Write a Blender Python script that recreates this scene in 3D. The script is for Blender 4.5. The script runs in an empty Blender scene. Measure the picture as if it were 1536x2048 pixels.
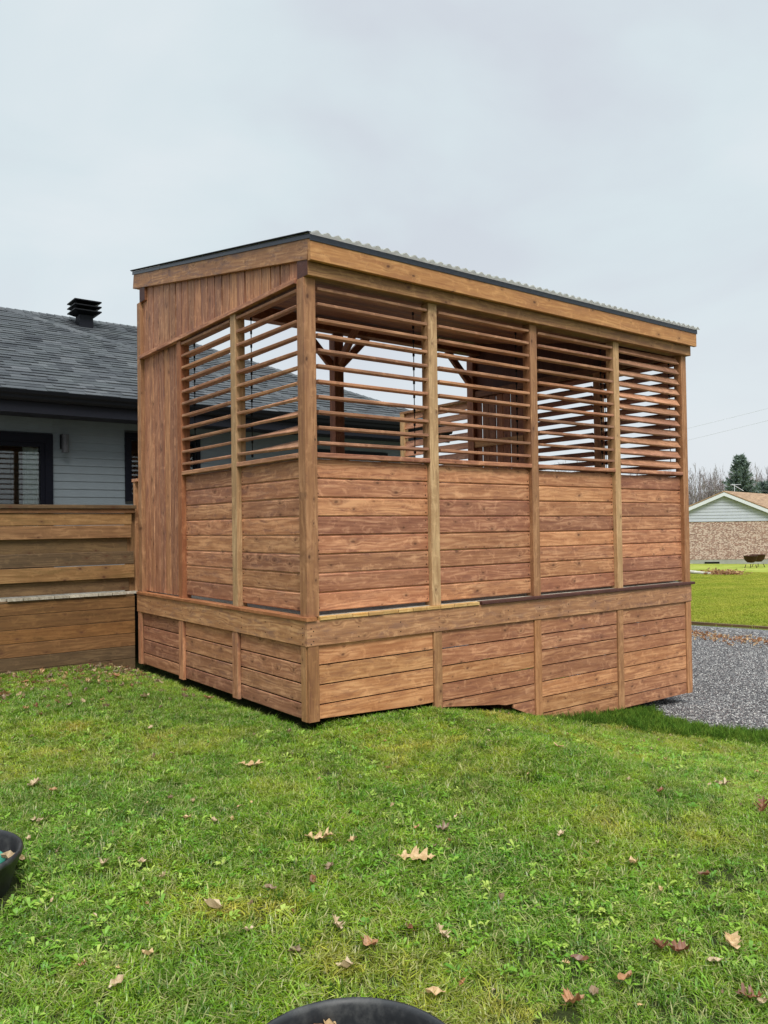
import bpy, math, random
import numpy as np
from mathutils import Vector, Matrix, noise as mnoise
R = math.radians
rnd = random.Random(7)
sc = bpy.context.scene
col = sc.collection

# ------------------------------------------------------------------ camera
CAM = Vector((-2.9441, -4.7642, 0.6259))
yaw, pitch, roll = 0.651, 0.0188, -0.014
Fv = Vector((math.sin(yaw)*math.cos(pitch), math.cos(yaw)*math.cos(pitch), math.sin(pitch)))
Rv = Vector((math.cos(yaw), -math.sin(yaw), 0)); Uv = Rv.cross(Fv)
R2 = Rv*math.cos(roll)+Uv*math.sin(roll); U2 = -Rv*math.sin(roll)+Uv*math.cos(roll)
cd = bpy.data.cameras.new('camera'); cam = bpy.data.objects.new('camera', cd); col.objects.link(cam)
M = Matrix((R2, U2, -Fv)).transposed().to_4x4(); M.translation = CAM
cam.matrix_world = M
cd.sensor_fit = 'HORIZONTAL'; cd.sensor_width = 36; cd.lens = 36*1589.2/1536
cd.clip_start = .05; cd.clip_end = 2000
sc.camera = cam
sc.view_settings.view_transform = 'Standard'; sc.view_settings.look = 'None'
sc.view_settings.gamma = 1; sc.view_settings.exposure = 0.8
sc.view_settings.use_curve_mapping = False

# ------------------------------------------------------------------ world and sun (overcast)
SUN_EL, SUN_AZ = R(52), R(205)          # azimuth measured clockwise from +Y
w = bpy.data.worlds.new('World'); sc.world = w; w.use_nodes = True
nt = w.node_tree; nt.nodes.clear()
def N(nt, t, **k):
    n = nt.nodes.new(t)
    for a, b in k.items():
        if a.startswith('i_'):
            n.inputs[int(a[2:]) if a[2:].isdigit() else a[2:].replace('_', ' ')].default_value = b
        else: setattr(n, a, b)
    return n
L = lambda nt, a, b: nt.links.new(a, b)
sky = N(nt, 'ShaderNodeTexSky', sky_type='NISHITA', sun_disc=False, sun_elevation=SUN_EL, sun_rotation=SUN_AZ, air_density=1.5, dust_density=3.0)
skm = N(nt, 'ShaderNodeVectorMath', operation='SCALE'); skm.inputs['Scale'].default_value = 0.06
L(nt, sky.outputs[0], skm.inputs[0])
tc = N(nt, 'ShaderNodeTexCoord')
sep = N(nt, 'ShaderNodeSeparateXYZ'); L(nt, tc.outputs['Generated'], sep.inputs[0])
mp = N(nt, 'ShaderNodeMapping'); mp.inputs['Scale'].default_value = (1, 1, 2.2); L(nt, tc.outputs['Generated'], mp.inputs[0])
n1 = N(nt, 'ShaderNodeTexNoise'); n1.inputs['Scale'].default_value = 2.3; n1.inputs['Detail'].default_value = 5; n1.inputs['Roughness'].default_value = .5; n1.inputs['Distortion'].default_value = .4
L(nt, mp.outputs[0], n1.inputs[0])
cr = N(nt, 'ShaderNodeValToRGB'); L(nt, n1.outputs[0], cr.inputs[0])
cr.color_ramp.elements[0].position = .33; cr.color_ramp.elements[0].color = (.60, .645, .70, 1)
cr.color_ramp.elements[1].position = .68; cr.color_ramp.elements[1].color = (.71, .765, .795, 1)
e = cr.color_ramp.elements.new(.5); e.color = (.645, .725, .76, 1)
hz = N(nt, 'ShaderNodeMapRange'); hz.inputs[1].default_value = 0.0; hz.inputs[2].default_value = .32; hz.inputs[3].default_value = .75; hz.inputs[4].default_value = 0
L(nt, sep.outputs[2], hz.inputs[0])
mx = N(nt, 'ShaderNodeMix', data_type='RGBA'); L(nt, hz.outputs[0], mx.inputs[0]); L(nt, cr.outputs[0], mx.inputs[6]); mx.inputs[7].default_value = (.72, .745, .79, 1)
# an overcast sky is brighter overhead than at the horizon
zr = N(nt, 'ShaderNodeMapRange', interpolation_type='SMOOTHSTEP'); zr.inputs[1].default_value = .54; zr.inputs[2].default_value = 1; zr.inputs[3].default_value = .65; zr.inputs[4].default_value = 2.1
L(nt, sep.outputs[2], zr.inputs[0])
sm = N(nt, 'ShaderNodeVectorMath', operation='SCALE'); L(nt, mx.outputs[2], sm.inputs[0]); L(nt, zr.outputs[0], sm.inputs['Scale'])
mx2 = N(nt, 'ShaderNodeMix', data_type='RGBA'); mx2.inputs[0].default_value = .92
L(nt, skm.outputs[0], mx2.inputs[6]); L(nt, sm.outputs[0], mx2.inputs[7])
bg = N(nt, 'ShaderNodeBackground'); L(nt, mx2.outputs[2], bg.inputs[0]); bg.inputs[1].default_value = 1.0
wo = N(nt, 'ShaderNodeOutputWorld'); L(nt, bg.outputs[0], wo.inputs[0])
sl = bpy.data.lights.new('sun', 'SUN'); sl.energy = 1.5; sl.angle = R(22); sl.color = (1, .96, .9)
so = bpy.data.objects.new('sun', sl); col.objects.link(so)
sd = Vector((math.sin(SUN_AZ)*math.cos(SUN_EL), math.cos(SUN_AZ)*math.cos(SUN_EL), math.sin(SUN_EL)))
so.rotation_euler = sd.to_track_quat('Z', 'Y').to_euler(); so.location = (0, -10, 20)

# ------------------------------------------------------------------ material helpers
def newmat(name):
    m = bpy.data.materials.new(name); m.use_nodes = True
    nt = m.node_tree; nt.nodes.clear()
    out = N(nt, 'ShaderNodeOutputMaterial'); b = N(nt, 'ShaderNodeBsdfPrincipled')
    L(nt, b.outputs[0], out.inputs[0])
    return m, nt, b, out
def math_(nt, op, a, b=None, clamp=False):
    n = N(nt, 'ShaderNodeMath', operation=op); n.use_clamp = clamp
    for i, v in enumerate((a, b)):
        if v is None: continue
        if isinstance(v, (int, float)): n.inputs[i].default_value = v
        else: L(nt, v, n.inputs[i])
    return n.outputs[0]
def mix_(nt, f, a, b, blend='MIX'):
    n = N(nt, 'ShaderNodeMix', data_type='RGBA', blend_type=blend)
    for i, v in ((0, f), (6, a), (7, b)):
        if isinstance(v, (int, float)): n.inputs[i].default_value = v
        elif isinstance(v, tuple): n.inputs[i].default_value = v if len(v) == 4 else (*v, 1)
        else: L(nt, v, n.inputs[i])
    return n.outputs[2]
def ramp_(nt, f, stops, interp='LINEAR'):
    n = N(nt, 'ShaderNodeValToRGB'); L(nt, f, n.inputs[0]); cr = n.color_ramp; cr.interpolation = interp
    while len(cr.elements) < len(stops): cr.elements.new(.5)
    for e, (p, c) in zip(cr.elements, stops): e.position = p; e.color = (*c, 1) if len(c) == 3 else c
    return n.outputs[0]
def noise_(nt, vec, scale, detail=3, rough=.5, dist=0):
    n = N(nt, 'ShaderNodeTexNoise'); n.inputs['Scale'].default_value = scale; n.inputs['Detail'].default_value = detail
    n.inputs['Roughness'].default_value = rough; n.inputs['Distortion'].default_value = dist
    L(nt, vec, n.inputs['Vector']); return n.outputs[0]
def scale_(nt, vec, s):
    n = N(nt, 'ShaderNodeVectorMath', operation='MULTIPLY'); L(nt, vec, n.inputs[0]); n.inputs[1].default_value = s; return n.outputs[0]
def maprange(nt, v, a, b, c, d, smooth=True):
    n = N(nt, 'ShaderNodeMapRange', interpolation_type='SMOOTHSTEP' if smooth else 'LINEAR')
    L(nt, v, n.inputs[0])
    for i, q in enumerate((a, b, c, d)): n.inputs[i+1].default_value = q
    return n.outputs[0]
def bump_(nt, h, b, strength=.3, dist=.002):
    n = N(nt, 'ShaderNodeBump'); n.inputs['Strength'].default_value = strength; n.inputs['Distance'].default_value = dist
    L(nt, h, n.inputs['Height']); L(nt, n.outputs[0], b.inputs['Normal'])

def wood(name, light, mid, dark, blotch=(.19, .085, .06), bamt=.5, knots=.8, grey=0, rough=.62, vary=.19, kd=(.085, .03, .015)):
    m, nt, b, out = newmat(name)
    tc = N(nt, 'ShaderNodeTexCoord'); oi = N(nt, 'ShaderNodeObjectInfo')
    off = N(nt, 'ShaderNodeCombineXYZ')
    L(nt, math_(nt, 'MULTIPLY', oi.outputs['Random'], 97.3), off.inputs[0])
    L(nt, math_(nt, 'MULTIPLY', oi.outputs['Random'], 41.7), off.inputs[1])
    L(nt, math_(nt, 'MULTIPLY', oi.outputs['Random'], 63.1), off.inputs[2])
    add = N(nt, 'ShaderNodeVectorMath', operation='ADD'); L(nt, tc.outputs['Object'], add.inputs[0]); L(nt, off.outputs[0], add.inputs[1])
    P = add.outputs[0]
    # knots: one candidate per voronoi cell, only some kept
    wv = N(nt, 'ShaderNodeVectorMath', operation='ADD'); L(nt, P, wv.inputs[0])
    nz = N(nt, 'ShaderNodeTexNoise'); nz.inputs['Scale'].default_value = 9; L(nt, P, nz.inputs['Vector'])
    L(nt, scale_(nt, nz.outputs['Color'], (.03, .03, .0)), wv.inputs[1])
    kv = N(nt, 'ShaderNodeTexVoronoi', voronoi_dimensions='2D'); kv.inputs['Scale'].default_value = 1
    L(nt, scale_(nt, wv.outputs[0], (5.0, 8.5, 0)), kv.inputs['Vector'])
    ks = N(nt, 'ShaderNodeSeparateColor'); L(nt, kv.outputs['Color'], ks.inputs[0])
    keep = math_(nt, 'GREATER_THAN', ks.outputs[0], .62)
    size = maprange(nt, ks.outputs[1], 0, 1, .25, .95, False)
    kdist = math_(nt, 'DIVIDE', kv.outputs['Distance'], size)
    core = math_(nt, 'MULTIPLY', maprange(nt, kdist, .04, .15, 1, 0), keep)
    halo = math_(nt, 'MULTIPLY', maprange(nt, kdist, .08, .5, 1, 0), keep)
    # grain
    lowf = noise_(nt, scale_(nt, P, (1.1, 6, 6)), 1, 3, .6)
    sx = N(nt, 'ShaderNodeSeparateXYZ'); L(nt, P, sx.inputs[0])
    ph = math_(nt, 'ADD', math_(nt, 'MULTIPLY', sx.outputs[1], 160), math_(nt, 'MULTIPLY', lowf, 42))
    ph = math_(nt, 'ADD', ph, math_(nt, 'MULTIPLY', halo, 6))
    ring = math_(nt, 'MULTIPLY', math_(nt, 'ADD', math_(nt, 'SINE', ph), 1), .5)
    fine = noise_(nt, scale_(nt, P, (5, 260, 260)), 1, 3, .6)
    med = noise_(nt, scale_(nt, P, (2.2, 34, 34)), 1, 4, .6)
    bl = noise_(nt, scale_(nt, P, (5, 22, 22)), 1, 5, .68, .5)
    t = math_(nt, 'ADD', math_(nt, 'MULTIPLY', ring, maprange(nt, noise_(nt, scale_(nt, P, (2, 6, 6)), 1.7, 2), .4, .65, .03, .20)), math_(nt, 'MULTIPLY', fine, .36))
    t = math_(nt, 'ADD', t, math_(nt, 'MULTIPLY', med, .54))
    r2 = math_(nt, 'FRACT', math_(nt, 'MULTIPLY', oi.outputs['Random'], 17.31))
    t = math_(nt, 'ADD', t, math_(nt, 'MULTIPLY', math_(nt, 'SUBTRACT', r2, .5), vary))
    c = ramp_(nt, t, [(.30, dark), (.49, mid), (.70, light)])
    bf = maprange(nt, bl, .47, .68, 0, bamt)
    # some boards took more stain than others
    r3 = math_(nt, 'FRACT', math_(nt, 'MULTIPLY', oi.outputs['Random'], 53.77))
    bf = math_(nt, 'MULTIPLY', bf, maprange(nt, r3, 0, 1, .4, 1.15, False), True)
    c = mix_(nt, bf, c, blotch)
    # stain lap marks and pale rubbed streaks across the grain
    lap = noise_(nt, scale_(nt, P, (13, 15, 15)), 1, 4, .65, .4)
    c = mix_(nt, maprange(nt, lap, .52, .70, 0, .38), c, tuple(min(1, v*1.25) for v in light))
    dirt = noise_(nt, scale_(nt, P, (34, 50, 50)), 1, 5, .8, .6)
    c = mix_(nt, maprange(nt, dirt, .55, .70, 0, .55), c, tuple(v*.65 for v in blotch))
    hv = N(nt, 'ShaderNodeHueSaturation'); L(nt, c, hv.inputs['Color'])
    L(nt, maprange(nt, math_(nt, 'FRACT', math_(nt, 'MULTIPLY', oi.outputs['Random'], 7.93)), 0, 1, .489, .498, False), hv.inputs['Hue'])
    L(nt, maprange(nt, r2, 0, 1, 1.03, 1.13, False), hv.inputs['Saturation'])
    L(nt, maprange(nt, math_(nt, 'FRACT', math_(nt, 'MULTIPLY', oi.outputs['Random'], 29.1)), 0, 1, .86, 1.08, False), hv.inputs['Value'])
    c = hv.outputs[0]
    if grey: c = mix_(nt, maprange(nt, bl, .35, .6, 0, grey), c, (.30, .27, .22))
    c = mix_(nt, math_(nt, 'MULTIPLY', halo, .45*knots), c, mid if dark[0] > mid[0] else tuple((a+b_)/2 for a, b_ in zip(dark, kd)))
    c = mix_(nt, math_(nt, 'MULTIPLY', core, .9*knots), c, kd)
    L(nt, c, b.inputs['Base Color'])
    L(nt, maprange(nt, med, .3, .7, rough-.08, rough+.12, False), b.inputs['Roughness'])
    b.inputs['Specular IOR Level'].default_value = .35
    h = math_(nt, 'ADD', math_(nt, 'MULTIPLY', fine, .6), math_(nt, 'MULTIPLY', ring, .4))
    h = math_(nt, 'SUBTRACT', h, core)
    bump_(nt, h, b, .35, .0015)
    return m
def plain(name, c, rough=.6, metal=0, spec=.5, var=.15, scale=30, bump=0):
    m, nt, b, out = newmat(name)
    tc = N(nt, 'ShaderNodeTexCoord'); oi = N(nt, 'ShaderNodeObjectInfo')
    n = noise_(nt, tc.outputs['Object'], scale, 4, .6)
    v = maprange(nt, n, .25, .75, 1-var, 1+var, False)
    v = math_(nt, 'MULTIPLY', v, maprange(nt, oi.outputs['Random'], 0, 1, 1-var*.5, 1+var*.5, False))
    s = N(nt, 'ShaderNodeVectorMath', operation='SCALE'); s.inputs[0].default_value = c; L(nt, v, s.inputs['Scale'])
    L(nt, s.outputs[0], b.inputs['Base Color']); b.inputs['Roughness'].default_value = rough
    b.inputs['Metallic'].default_value = metal; b.inputs['Specular IOR Level'].default_value = spec
    if bump: bump_(nt, n, b, .5, bump)
    return m

MW = {}
MW['plank'] = wood('stained_cedar', (0.66, 0.375, 0.215), (0.43, 0.215, 0.118), (0.25, 0.108, 0.058), bamt=.5)
MW['skirt'] = wood('stained_skirt', (0.66, 0.38, 0.205), (0.44, 0.225, 0.115), (0.27, 0.12, 0.06), bamt=.48)
MW['side'] = wood('side_boards', (0.58, 0.33, 0.19), (0.37, 0.19, 0.105), (0.22, 0.1, 0.055), bamt=.6, blotch=(0.164, 0.087, 0.070))
MW['band'] = wood('band_wood', (0.6, 0.36, 0.19), (0.4, 0.218, 0.112), (0.24, 0.12, 0.062), blotch=(0.193, 0.119, 0.101), bamt=.8, knots=.5)
MW['fascia'] = wood('fascia_wood', (0.643, 0.378, 0.156), (0.495, 0.267, 0.103), (0.358, 0.173, 0.065), blotch=(0.345, 0.185, 0.092), bamt=.45, knots=.95, vary=.12)
MW['beam'] = wood('beam_wood', (0.480, 0.274, 0.126), (0.349, 0.188, 0.085), (0.217, 0.107, 0.049), bamt=.4)
MW['post'] = wood('post_wood', (0.52, 0.3, 0.16), (0.37, 0.2, 0.1), (0.235, 0.12, 0.06), bamt=.35, knots=1.0, vary=.15)
MW['post_pale'] = wood('pale_post_wood', (0.66, 0.455, 0.255), (0.5, 0.325, 0.17), (0.34, 0.2, 0.1), blotch=(0.34, 0.25, 0.13), bamt=.4, knots=.7, vary=.15)
MW['slat'] = wood('louver_wood', (0.58, 0.33, 0.2), (0.38, 0.205, 0.12), (0.22, 0.11, 0.065), bamt=.4, knots=.35)
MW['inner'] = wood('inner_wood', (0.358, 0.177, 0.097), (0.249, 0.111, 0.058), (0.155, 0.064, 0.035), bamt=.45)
MW['dark'] = wood('dark_end_grain', (0.104, 0.048, 0.037), (0.073, 0.031, 0.024), (0.047, 0.019, 0.016), bamt=.2, knots=0)
MW['red'] = wood('fresh_red_stain', (0.46, 0.225, 0.11), (0.34, 0.15, 0.068), (0.22, 0.085, 0.04), blotch=(0.25, 0.1, 0.05), bamt=.25, knots=.3)
MW['cut'] = wood('fresh_cut_ends', (0.7, 0.5, 0.25), (0.58, 0.38, 0.165), (0.42, 0.25, 0.1), blotch=(0.443, 0.197, 0.040), bamt=.35, knots=0)
MW['fence'] = wood('fence_tan', (0.36, 0.222, 0.11), (0.25, 0.146, 0.068), (0.155, 0.085, 0.04), blotch=(0.159, 0.104, 0.043), bamt=.6, knots=1)
MW['olive'] = wood('fence_olive', (0.19, 0.128, 0.068), (0.13, 0.084, 0.045), (0.08, 0.052, 0.028), blotch=(0.062, 0.044, 0.026), bamt=.5, knots=.9)
MW['fence_low'] = wood('fence_brown', (0.26, 0.145, 0.065), (0.18, 0.095, 0.042), (0.115, 0.06, 0.028), blotch=(0.096, 0.056, 0.023), bamt=.5, knots=.7)
MW['grey'] = wood('weathered_grey', (0.606, 0.562, 0.472), (0.456, 0.411, 0.333), (0.305, 0.266, 0.204), blotch=(0.254, 0.221, 0.165), bamt=.3, knots=.3)
M_black = plain('black_metal', (.004, .0045, .006), .5, 0, .12, .2)
M_fasciah = plain('charcoal_metal', (.013, .014, .020), .55, 0, .12, .12)
M_drip = plain('drip_edge_metal', (.05, .055, .068), .35, .6, .5, .15)
M_iron = plain('rusty_iron', (.075, .032, .022), .8, .3, .4, .5, 25, .002)
M_nail = plain('nail_steel', (.02, .012, .01), .5, .5)

# ------------------------------------------------------------------ object helpers
def tag(o, label=None, cat=None, group=None, kind=None):
    for k, v in (('label', label), ('category', cat), ('group', group), ('kind', kind)):
        if v: o[k] = v
    return o
def empty(name, loc=(0, 0, 0), **k):
    o = bpy.data.objects.new(name, None); col.objects.link(o); o.location = loc; o.empty_display_size = .2
    return tag(o, **k)
def link(name, me, parent=None, mat=None, smooth=False):
    if mat is not None and not me.materials: me.materials.append(mat)
    o = bpy.data.objects.new(name, me); col.objects.link(o)
    if parent is not None:
        o.parent = parent; o.matrix_parent_inverse = world_of(parent).inverted()
    if smooth: me.polygons.foreach_set('use_smooth', [True]*len(me.polygons))
    return o
def world_of(o):
    m = o.matrix_basis.copy()
    if o.parent: m = world_of(o.parent) @ o.matrix_parent_inverse @ m
    return m
def mesh(name, v, f, mat=None):
    me = bpy.data.meshes.new(name); me.from_pydata([tuple(p) for p in v], [], f); me.update()
    if mat: me.materials.append(mat)
    return me
_cache = {}
def board_mesh(l, h, t, mat, c=.0025, lap=False):
    key = (round(l, 3), round(h, 3), round(t, 3), mat.name, c, lap)
    if key in _cache: return _cache[key]
    c = min(c, t*.3, h*.3)
    y, z = h/2, t/2
    prof = [(-y, -z+c), (-y, z-c), (-y+c, z), (y-c, z), (y, z-c), (y, -z+c), (y-c, -z), (-y+c, -z)]
    if lap:   # shiplap tongue on the upper edge, set back behind the neighbour (both faces kept clear of it)
        prof = [(-y, -z+c), (-y, z-c), (-y+c, z), (y-c, z), (y, z-c), (y, -t*.05), (y+.0084, -t*.05), (y+.0084, -t*.22), (y, -t*.22), (y, -z+c), (y-c, -z), (-y+c, -z)]
    n = len(prof)
    v = [(-l/2, a, b) for a, b in prof]+[(l/2, a, b) for a, b in prof]
    f = [(i, (i+1) % n, n+(i+1) % n, n+i) for i in range(n)]+[tuple(range(n-1, -1, -1)), tuple(range(n, 2*n))]
    me = mesh('board', v, f, mat); _cache[key] = me
    return me
def board(name, parent, mat, a, b, h, t, up=(0, 0, 1), jit=0.0, c=.0025, lap=False):
    """board whose centre line runs a -> b; h along up, t across."""
    a, b = Vector(a), Vector(b); ux = (b-a); l = ux.length; ux.normalize()
    up = Vector(up); uz = ux.cross(up).normalized(); uy = uz.cross(ux).normalized()
    if isinstance(mat, str): mat = MW[mat]
    o = link(name, board_mesh(l, h, t, mat, c, lap), None)
    m = Matrix((ux, uy, uz)).transposed().to_4x4(); m.translation = (a+b)/2+uz*rnd.uniform(-jit, jit)
    o.matrix_world = m
    if parent is not None:
        o.parent = parent; o.matrix_parent_inverse = world_of(parent).inverted()
    return o
def poly_board(name, parent, mat, pts, origin, ux, uy, t):
    """board with a free outline pts (in the ux/uy plane from origin) and thickness t along ux x uy."""
    if isinstance(mat, str): mat = MW[mat]
    ux, uy = Vector(ux).normalized(), Vector(uy).normalized(); uz = ux.cross(uy)
    n = len(pts); cx = sum(p[0] for p in pts)/n; cy_ = sum(p[1] for p in pts)/n
    v = [(p[0]-cx, p[1]-cy_, 0) for p in pts]+[(p[0]-cx, p[1]-cy_, -t) for p in pts]
    f = [tuple(range(n)), tuple(range(2*n-1, n-1, -1))]+[(i, i+n, (i+1) % n+n, (i+1) % n) for i in range(n)]
    o = link(name, mesh(name, v, f, mat))
    m = Matrix((ux, uy, uz)).transposed().to_4x4(); m.translation = Vector(origin)+ux*cx+uy*cy_
    o.matrix_world = m
    if parent is not None: o.parent = parent; o.matrix_parent_inverse = world_of(parent).inverted()
    return o
def box_bm(v, f, lo, hi, rot=None, org=None):
    n = len(v)
    for x in (lo[0], hi[0]):
        for y in (lo[1], hi[1]):
            for z in (lo[2], hi[2]):
                p = Vector((x, y, z))
                if rot is not None: p = rot @ (p-org)+org
                v.append(tuple(p))
    for q in ((0, 1, 3, 2), (4, 6, 7, 5), (0, 4, 5, 1), (2, 3, 7, 6), (0, 2, 6, 4), (1, 5, 7, 3)): f.append(tuple(n+i for i in q))
def box(name, parent, mat, lo, hi):
    """simple chamfered box given by two corners, long side as local X."""
    d = [hi[i]-lo[i] for i in range(3)]; c = [(hi[i]+lo[i])/2 for i in range(3)]
    ax = max(range(3), key=lambda i: d[i]); rest = [i for i in range(3) if i != ax]
    upax = 2 if 2 in rest else rest[0]; oth = [i for i in rest if i != upax][0]
    a = list(c); b = list(c); a[ax] = lo[ax]; b[ax] = hi[ax]; up = [0, 0, 0]; up[upax] = 1
    return board(name, parent, mat, a, b, d[upax], d[oth], up)
def tube(v, f, p0, p1, r0, r1, n=6):
    p0, p1 = Vector(p0), Vector(p1); d = (p1-p0).normalized()
    a = d.orthogonal().normalized(); b = d.cross(a); k = len(v)
    for p, r in ((p0, r0), (p1, r1)):
        for i in range(n):
            t = 2*math.pi*i/n; v.append(tuple(p+(a*math.cos(t)+b*math.sin(t))*r))
    for i in range(n): f.append((k+i, k+(i+1) % n, k+n+(i+1) % n, k+n+i))
    f.append(tuple(k+i for i in range(n-1, -1, -1))); f.append(tuple(k+n+i for i in range(n)))

# ------------------------------------------------------------------ ground
GX = [-40, -20, -6, 0, 1.1, 1.4, 1.9, 2.3, 2.6, 3.1, 3.6, 4.8, 7, 11, 15, 47, 120, 400]
GZ = [-.95, -.9, -.80, -.785, -.815, -.88, -.965, -1.065, -1.12, -1.185, -1.235, -1.30, -1.33, -1.36, -1.42, -2.05, -3.2, -6]
def g_np(x, y):
    x = np.asarray(x, float); y = np.asarray(y, float)
    z = np.interp(x, GX, GZ)
    neg = np.maximum(-.03*np.minimum(-y, 5), -.15)*np.interp(x, [0, 3], [1, 0])
    pos = .025*np.minimum(y, 3.3)*np.interp(x, [-.5, -.12], [1, 0])
    z = z+np.where(y < 0, neg, pos)
    z = z-.05*np.clip(1-np.abs(x)/.16, 0, 1)*((y > -.1) & (y < 3.35))
    z = z+.012*np.sin(x*1.7+.6*np.sin(y*1.1))*np.sin(y*1.9+1.3)*np.interp(np.abs(y), [0, .5], [.3, 1])
    return z
def gz(x, y): return float(g_np(x, y))
# gravel drive boundary on the near side: x of the edge for a given y
EY = [-30, -8, -2.4, -1.75, -1.25, -.8, -.4, .2, 1.5, 3.5, 12, 60]
EX = [7.5, 6.6, 5.1, 4.5, 4.0, 3.66, 3.74, 4.25, 4.9, 5.2, 5.6, 6]
def edge_near(y): return np.interp(y, EY, EX)
def edge_far(y): return 11.45 - .28*(np.asarray(y)-3.4)
def grid(name, xs, ys, dz, mat):
    X, Y = np.meshgrid(xs, ys); Z = g_np(X, Y)+dz
    v = np.stack([X.ravel(), Y.ravel(), Z.ravel()], 1); nx, ny = len(xs), len(ys)
    f = [(j*nx+i, j*nx+i+1, (j+1)*nx+i+1, (j+1)*nx+i) for j in range(ny-1) for i in range(nx-1)]
    me = mesh(name, v.tolist(), f, mat); me.polygons.foreach_set('use_smooth', [True]*len(me.polygons)); return me
def axis(lo, hi, core_lo, core_hi, step):
    a = list(np.arange(core_lo, core_hi, step)); d = step; x = core_lo
    while x > lo: d *= 1.35; x -= d; a.insert(0, x)
    d = step; x = a[-1]
    while x < hi: d *= 1.35; x += d; a.append(x)
    return np.array(a)

def grass_color(nt, pos, near=True):
    """world position noise -> patchy lawn colour"""
    a = noise_(nt, pos, .9, 4, .6, .5)
    b = noise_(nt, scale_(nt, pos, (1, 1, .2)), 3.3, 3, .6)
    c = noise_(nt, pos, .35, 2, .5)
    t = math_(nt, 'ADD', math_(nt, 'MULTIPLY', a, .6), math_(nt, 'MULTIPLY', b, .4))
    col_ = ramp_(nt, t, [(.34, (.10, .22, .014)), (.45, (.165, .31, .016)), (.55, (.28, .38, .022)), (.65, (.50, .42, .06))])
    return mix_(nt, maprange(nt, c, .35, .62, .3, 0), col_, (.13, .29, .035))
m_lawn, nt, b, out = newmat('lawn_ground')
geo = N(nt, 'ShaderNodeNewGeometry')
gc = grass_color(nt, geo.outputs['Position'])
fn = noise_(nt, geo.outputs['Position'], 60, 4, .7)
cnear = mix_(nt, maprange(nt, fn, .35, .65, 0, 1), (.030, .034, .014), (.055, .075, .02))
sx = N(nt, 'ShaderNodeSeparateXYZ'); L(nt, geo.outputs['Position'], sx.inputs[0])
far = maprange(nt, sx.outputs[0], 10.5, 13, 0, 1)
strk = noise_(nt, scale_(nt, geo.outputs['Position'], (.5, 1.6, 1)), 1.4, 5, .7)
fcol = mix_(nt, maprange(nt, strk, .35, .65, 0, 1), (.23, .29, .04), (.40, .40, .085))
fcol = mix_(nt, maprange(nt, fn, .3, .7, .35, 0), fcol, (.15, .21, .03))
L(nt, mix_(nt, far, cnear, fcol), b.inputs['Base Color']); b.inputs['Roughness'].default_value = .95; b.inputs['Specular IOR Level'].default_value = .1
bump_(nt, fn, b, .8, .02)
xs = axis(-400, 400, -6, 14, .25); ys = axis(-400, 400, -7, 9, .25)
lawn = link('lawn', grid('lawn', xs, ys, 0, m_lawn)); tag(lawn, kind='structure')

m_gravel, nt, b, out = newmat('gravel_ground')
geo = N(nt, 'ShaderNodeNewGeometry'); P = geo.outputs['Position']
vo = N(nt, 'ShaderNodeTexVoronoi'); vo.inputs['Scale'].default_value = 38; L(nt, P, vo.inputs['Vector'])
vs = N(nt, 'ShaderNodeSeparateColor'); L(nt, vo.outputs['Color'], vs.inputs[0])
c = ramp_(nt, vs.outputs[0], [(0, (.055, .052, .055)), (.5, (.15, .147, .15)), (1, (.40, .39, .38))])
c = mix_(nt, maprange(nt, vo.outputs['Distance'], .35, .75, 0, .8), c, (.05, .045, .045))
pt = noise_(nt, P, 1.2, 4, .6)
c = mix_(nt, maprange(nt, pt, .5, .75, 0, .5), c, (.17, .13, .13))
L(nt, c, b.inputs['Base Color']); b.inputs['Roughness'].default_value = .85
bump_(nt, math_(nt, 'MULTIPLY', vo.outputs['Distance'], -1), b, 1, .015)
yy = axis(-40, 60, -4, 8, .3); rows = 24
v = []; f = []
for y in yy:
    a, c_ = float(edge_near(y)), float(edge_far(y))
    for i in range(rows+1):
        x = a+(c_-a)*i/rows; v.append((x, y, gz(x, y)+.006-.0 if i not in (0, rows) else gz(x, y)-.01))
for j in range(len(yy)-1):
    for i in range(rows): k = j*(rows+1)+i; f.append((k, k+1, k+rows+2, k+rows+1))
gravel = link('gravel_drive', mesh('gravel_drive', v, f, m_gravel)); tag(gravel, kind='structure')

# ------------------------------------------------------------------ deck under the pavilion
LX, WY = 4.77, 3.27
deck = empty('raised_deck', (0, 0, -.8), label='stained wooden deck base with plank skirting and band board under the pavilion', cat='deck')
# deck boards run along Y, ends show at the front edge
pitch = .1415; x = .09; i = 0
while x < LX-.06:
    stop = -.022 if x < 1.62 else .012
    m = 'cut' if x < 1.62 else 'inner'
    o = board('deck_board', deck, 'grey', (x+.068, .03, -.0135), (x+.068, WY, -.0135), .135, .026, (1, 0, 0))
    if x < 1.62:
        e_ = box('deck_board_end', deck, 'cut', (x+.001, stop+rnd.uniform(-.003, .002), -.0275), (x+.137, .029, -.001))
    x += pitch; i += 1
board('edge_board', deck, 'dark', (1.665, -.001, -.014), (LX+.035, -.001, -.014), .062, .026, (0, 1, 0))
board('edge_board', deck, 'red', (.02, -.024, -.014), (.02, WY+.01, -.014), .088, .027, (1, 0, 0))
# band boards
board('band_board', deck, 'band', (-.012, .006, -.117), (LX-.004, .006, -.117), .178, .034)
board('band_board', deck, 'band', (.006, .025, -.117), (.006, WY+.03, -.117), .178, .034)
board('band_board', deck, 'band', (LX-.022, .03, -.117), (LX-.022, WY, -.117), .178, .034)
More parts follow.
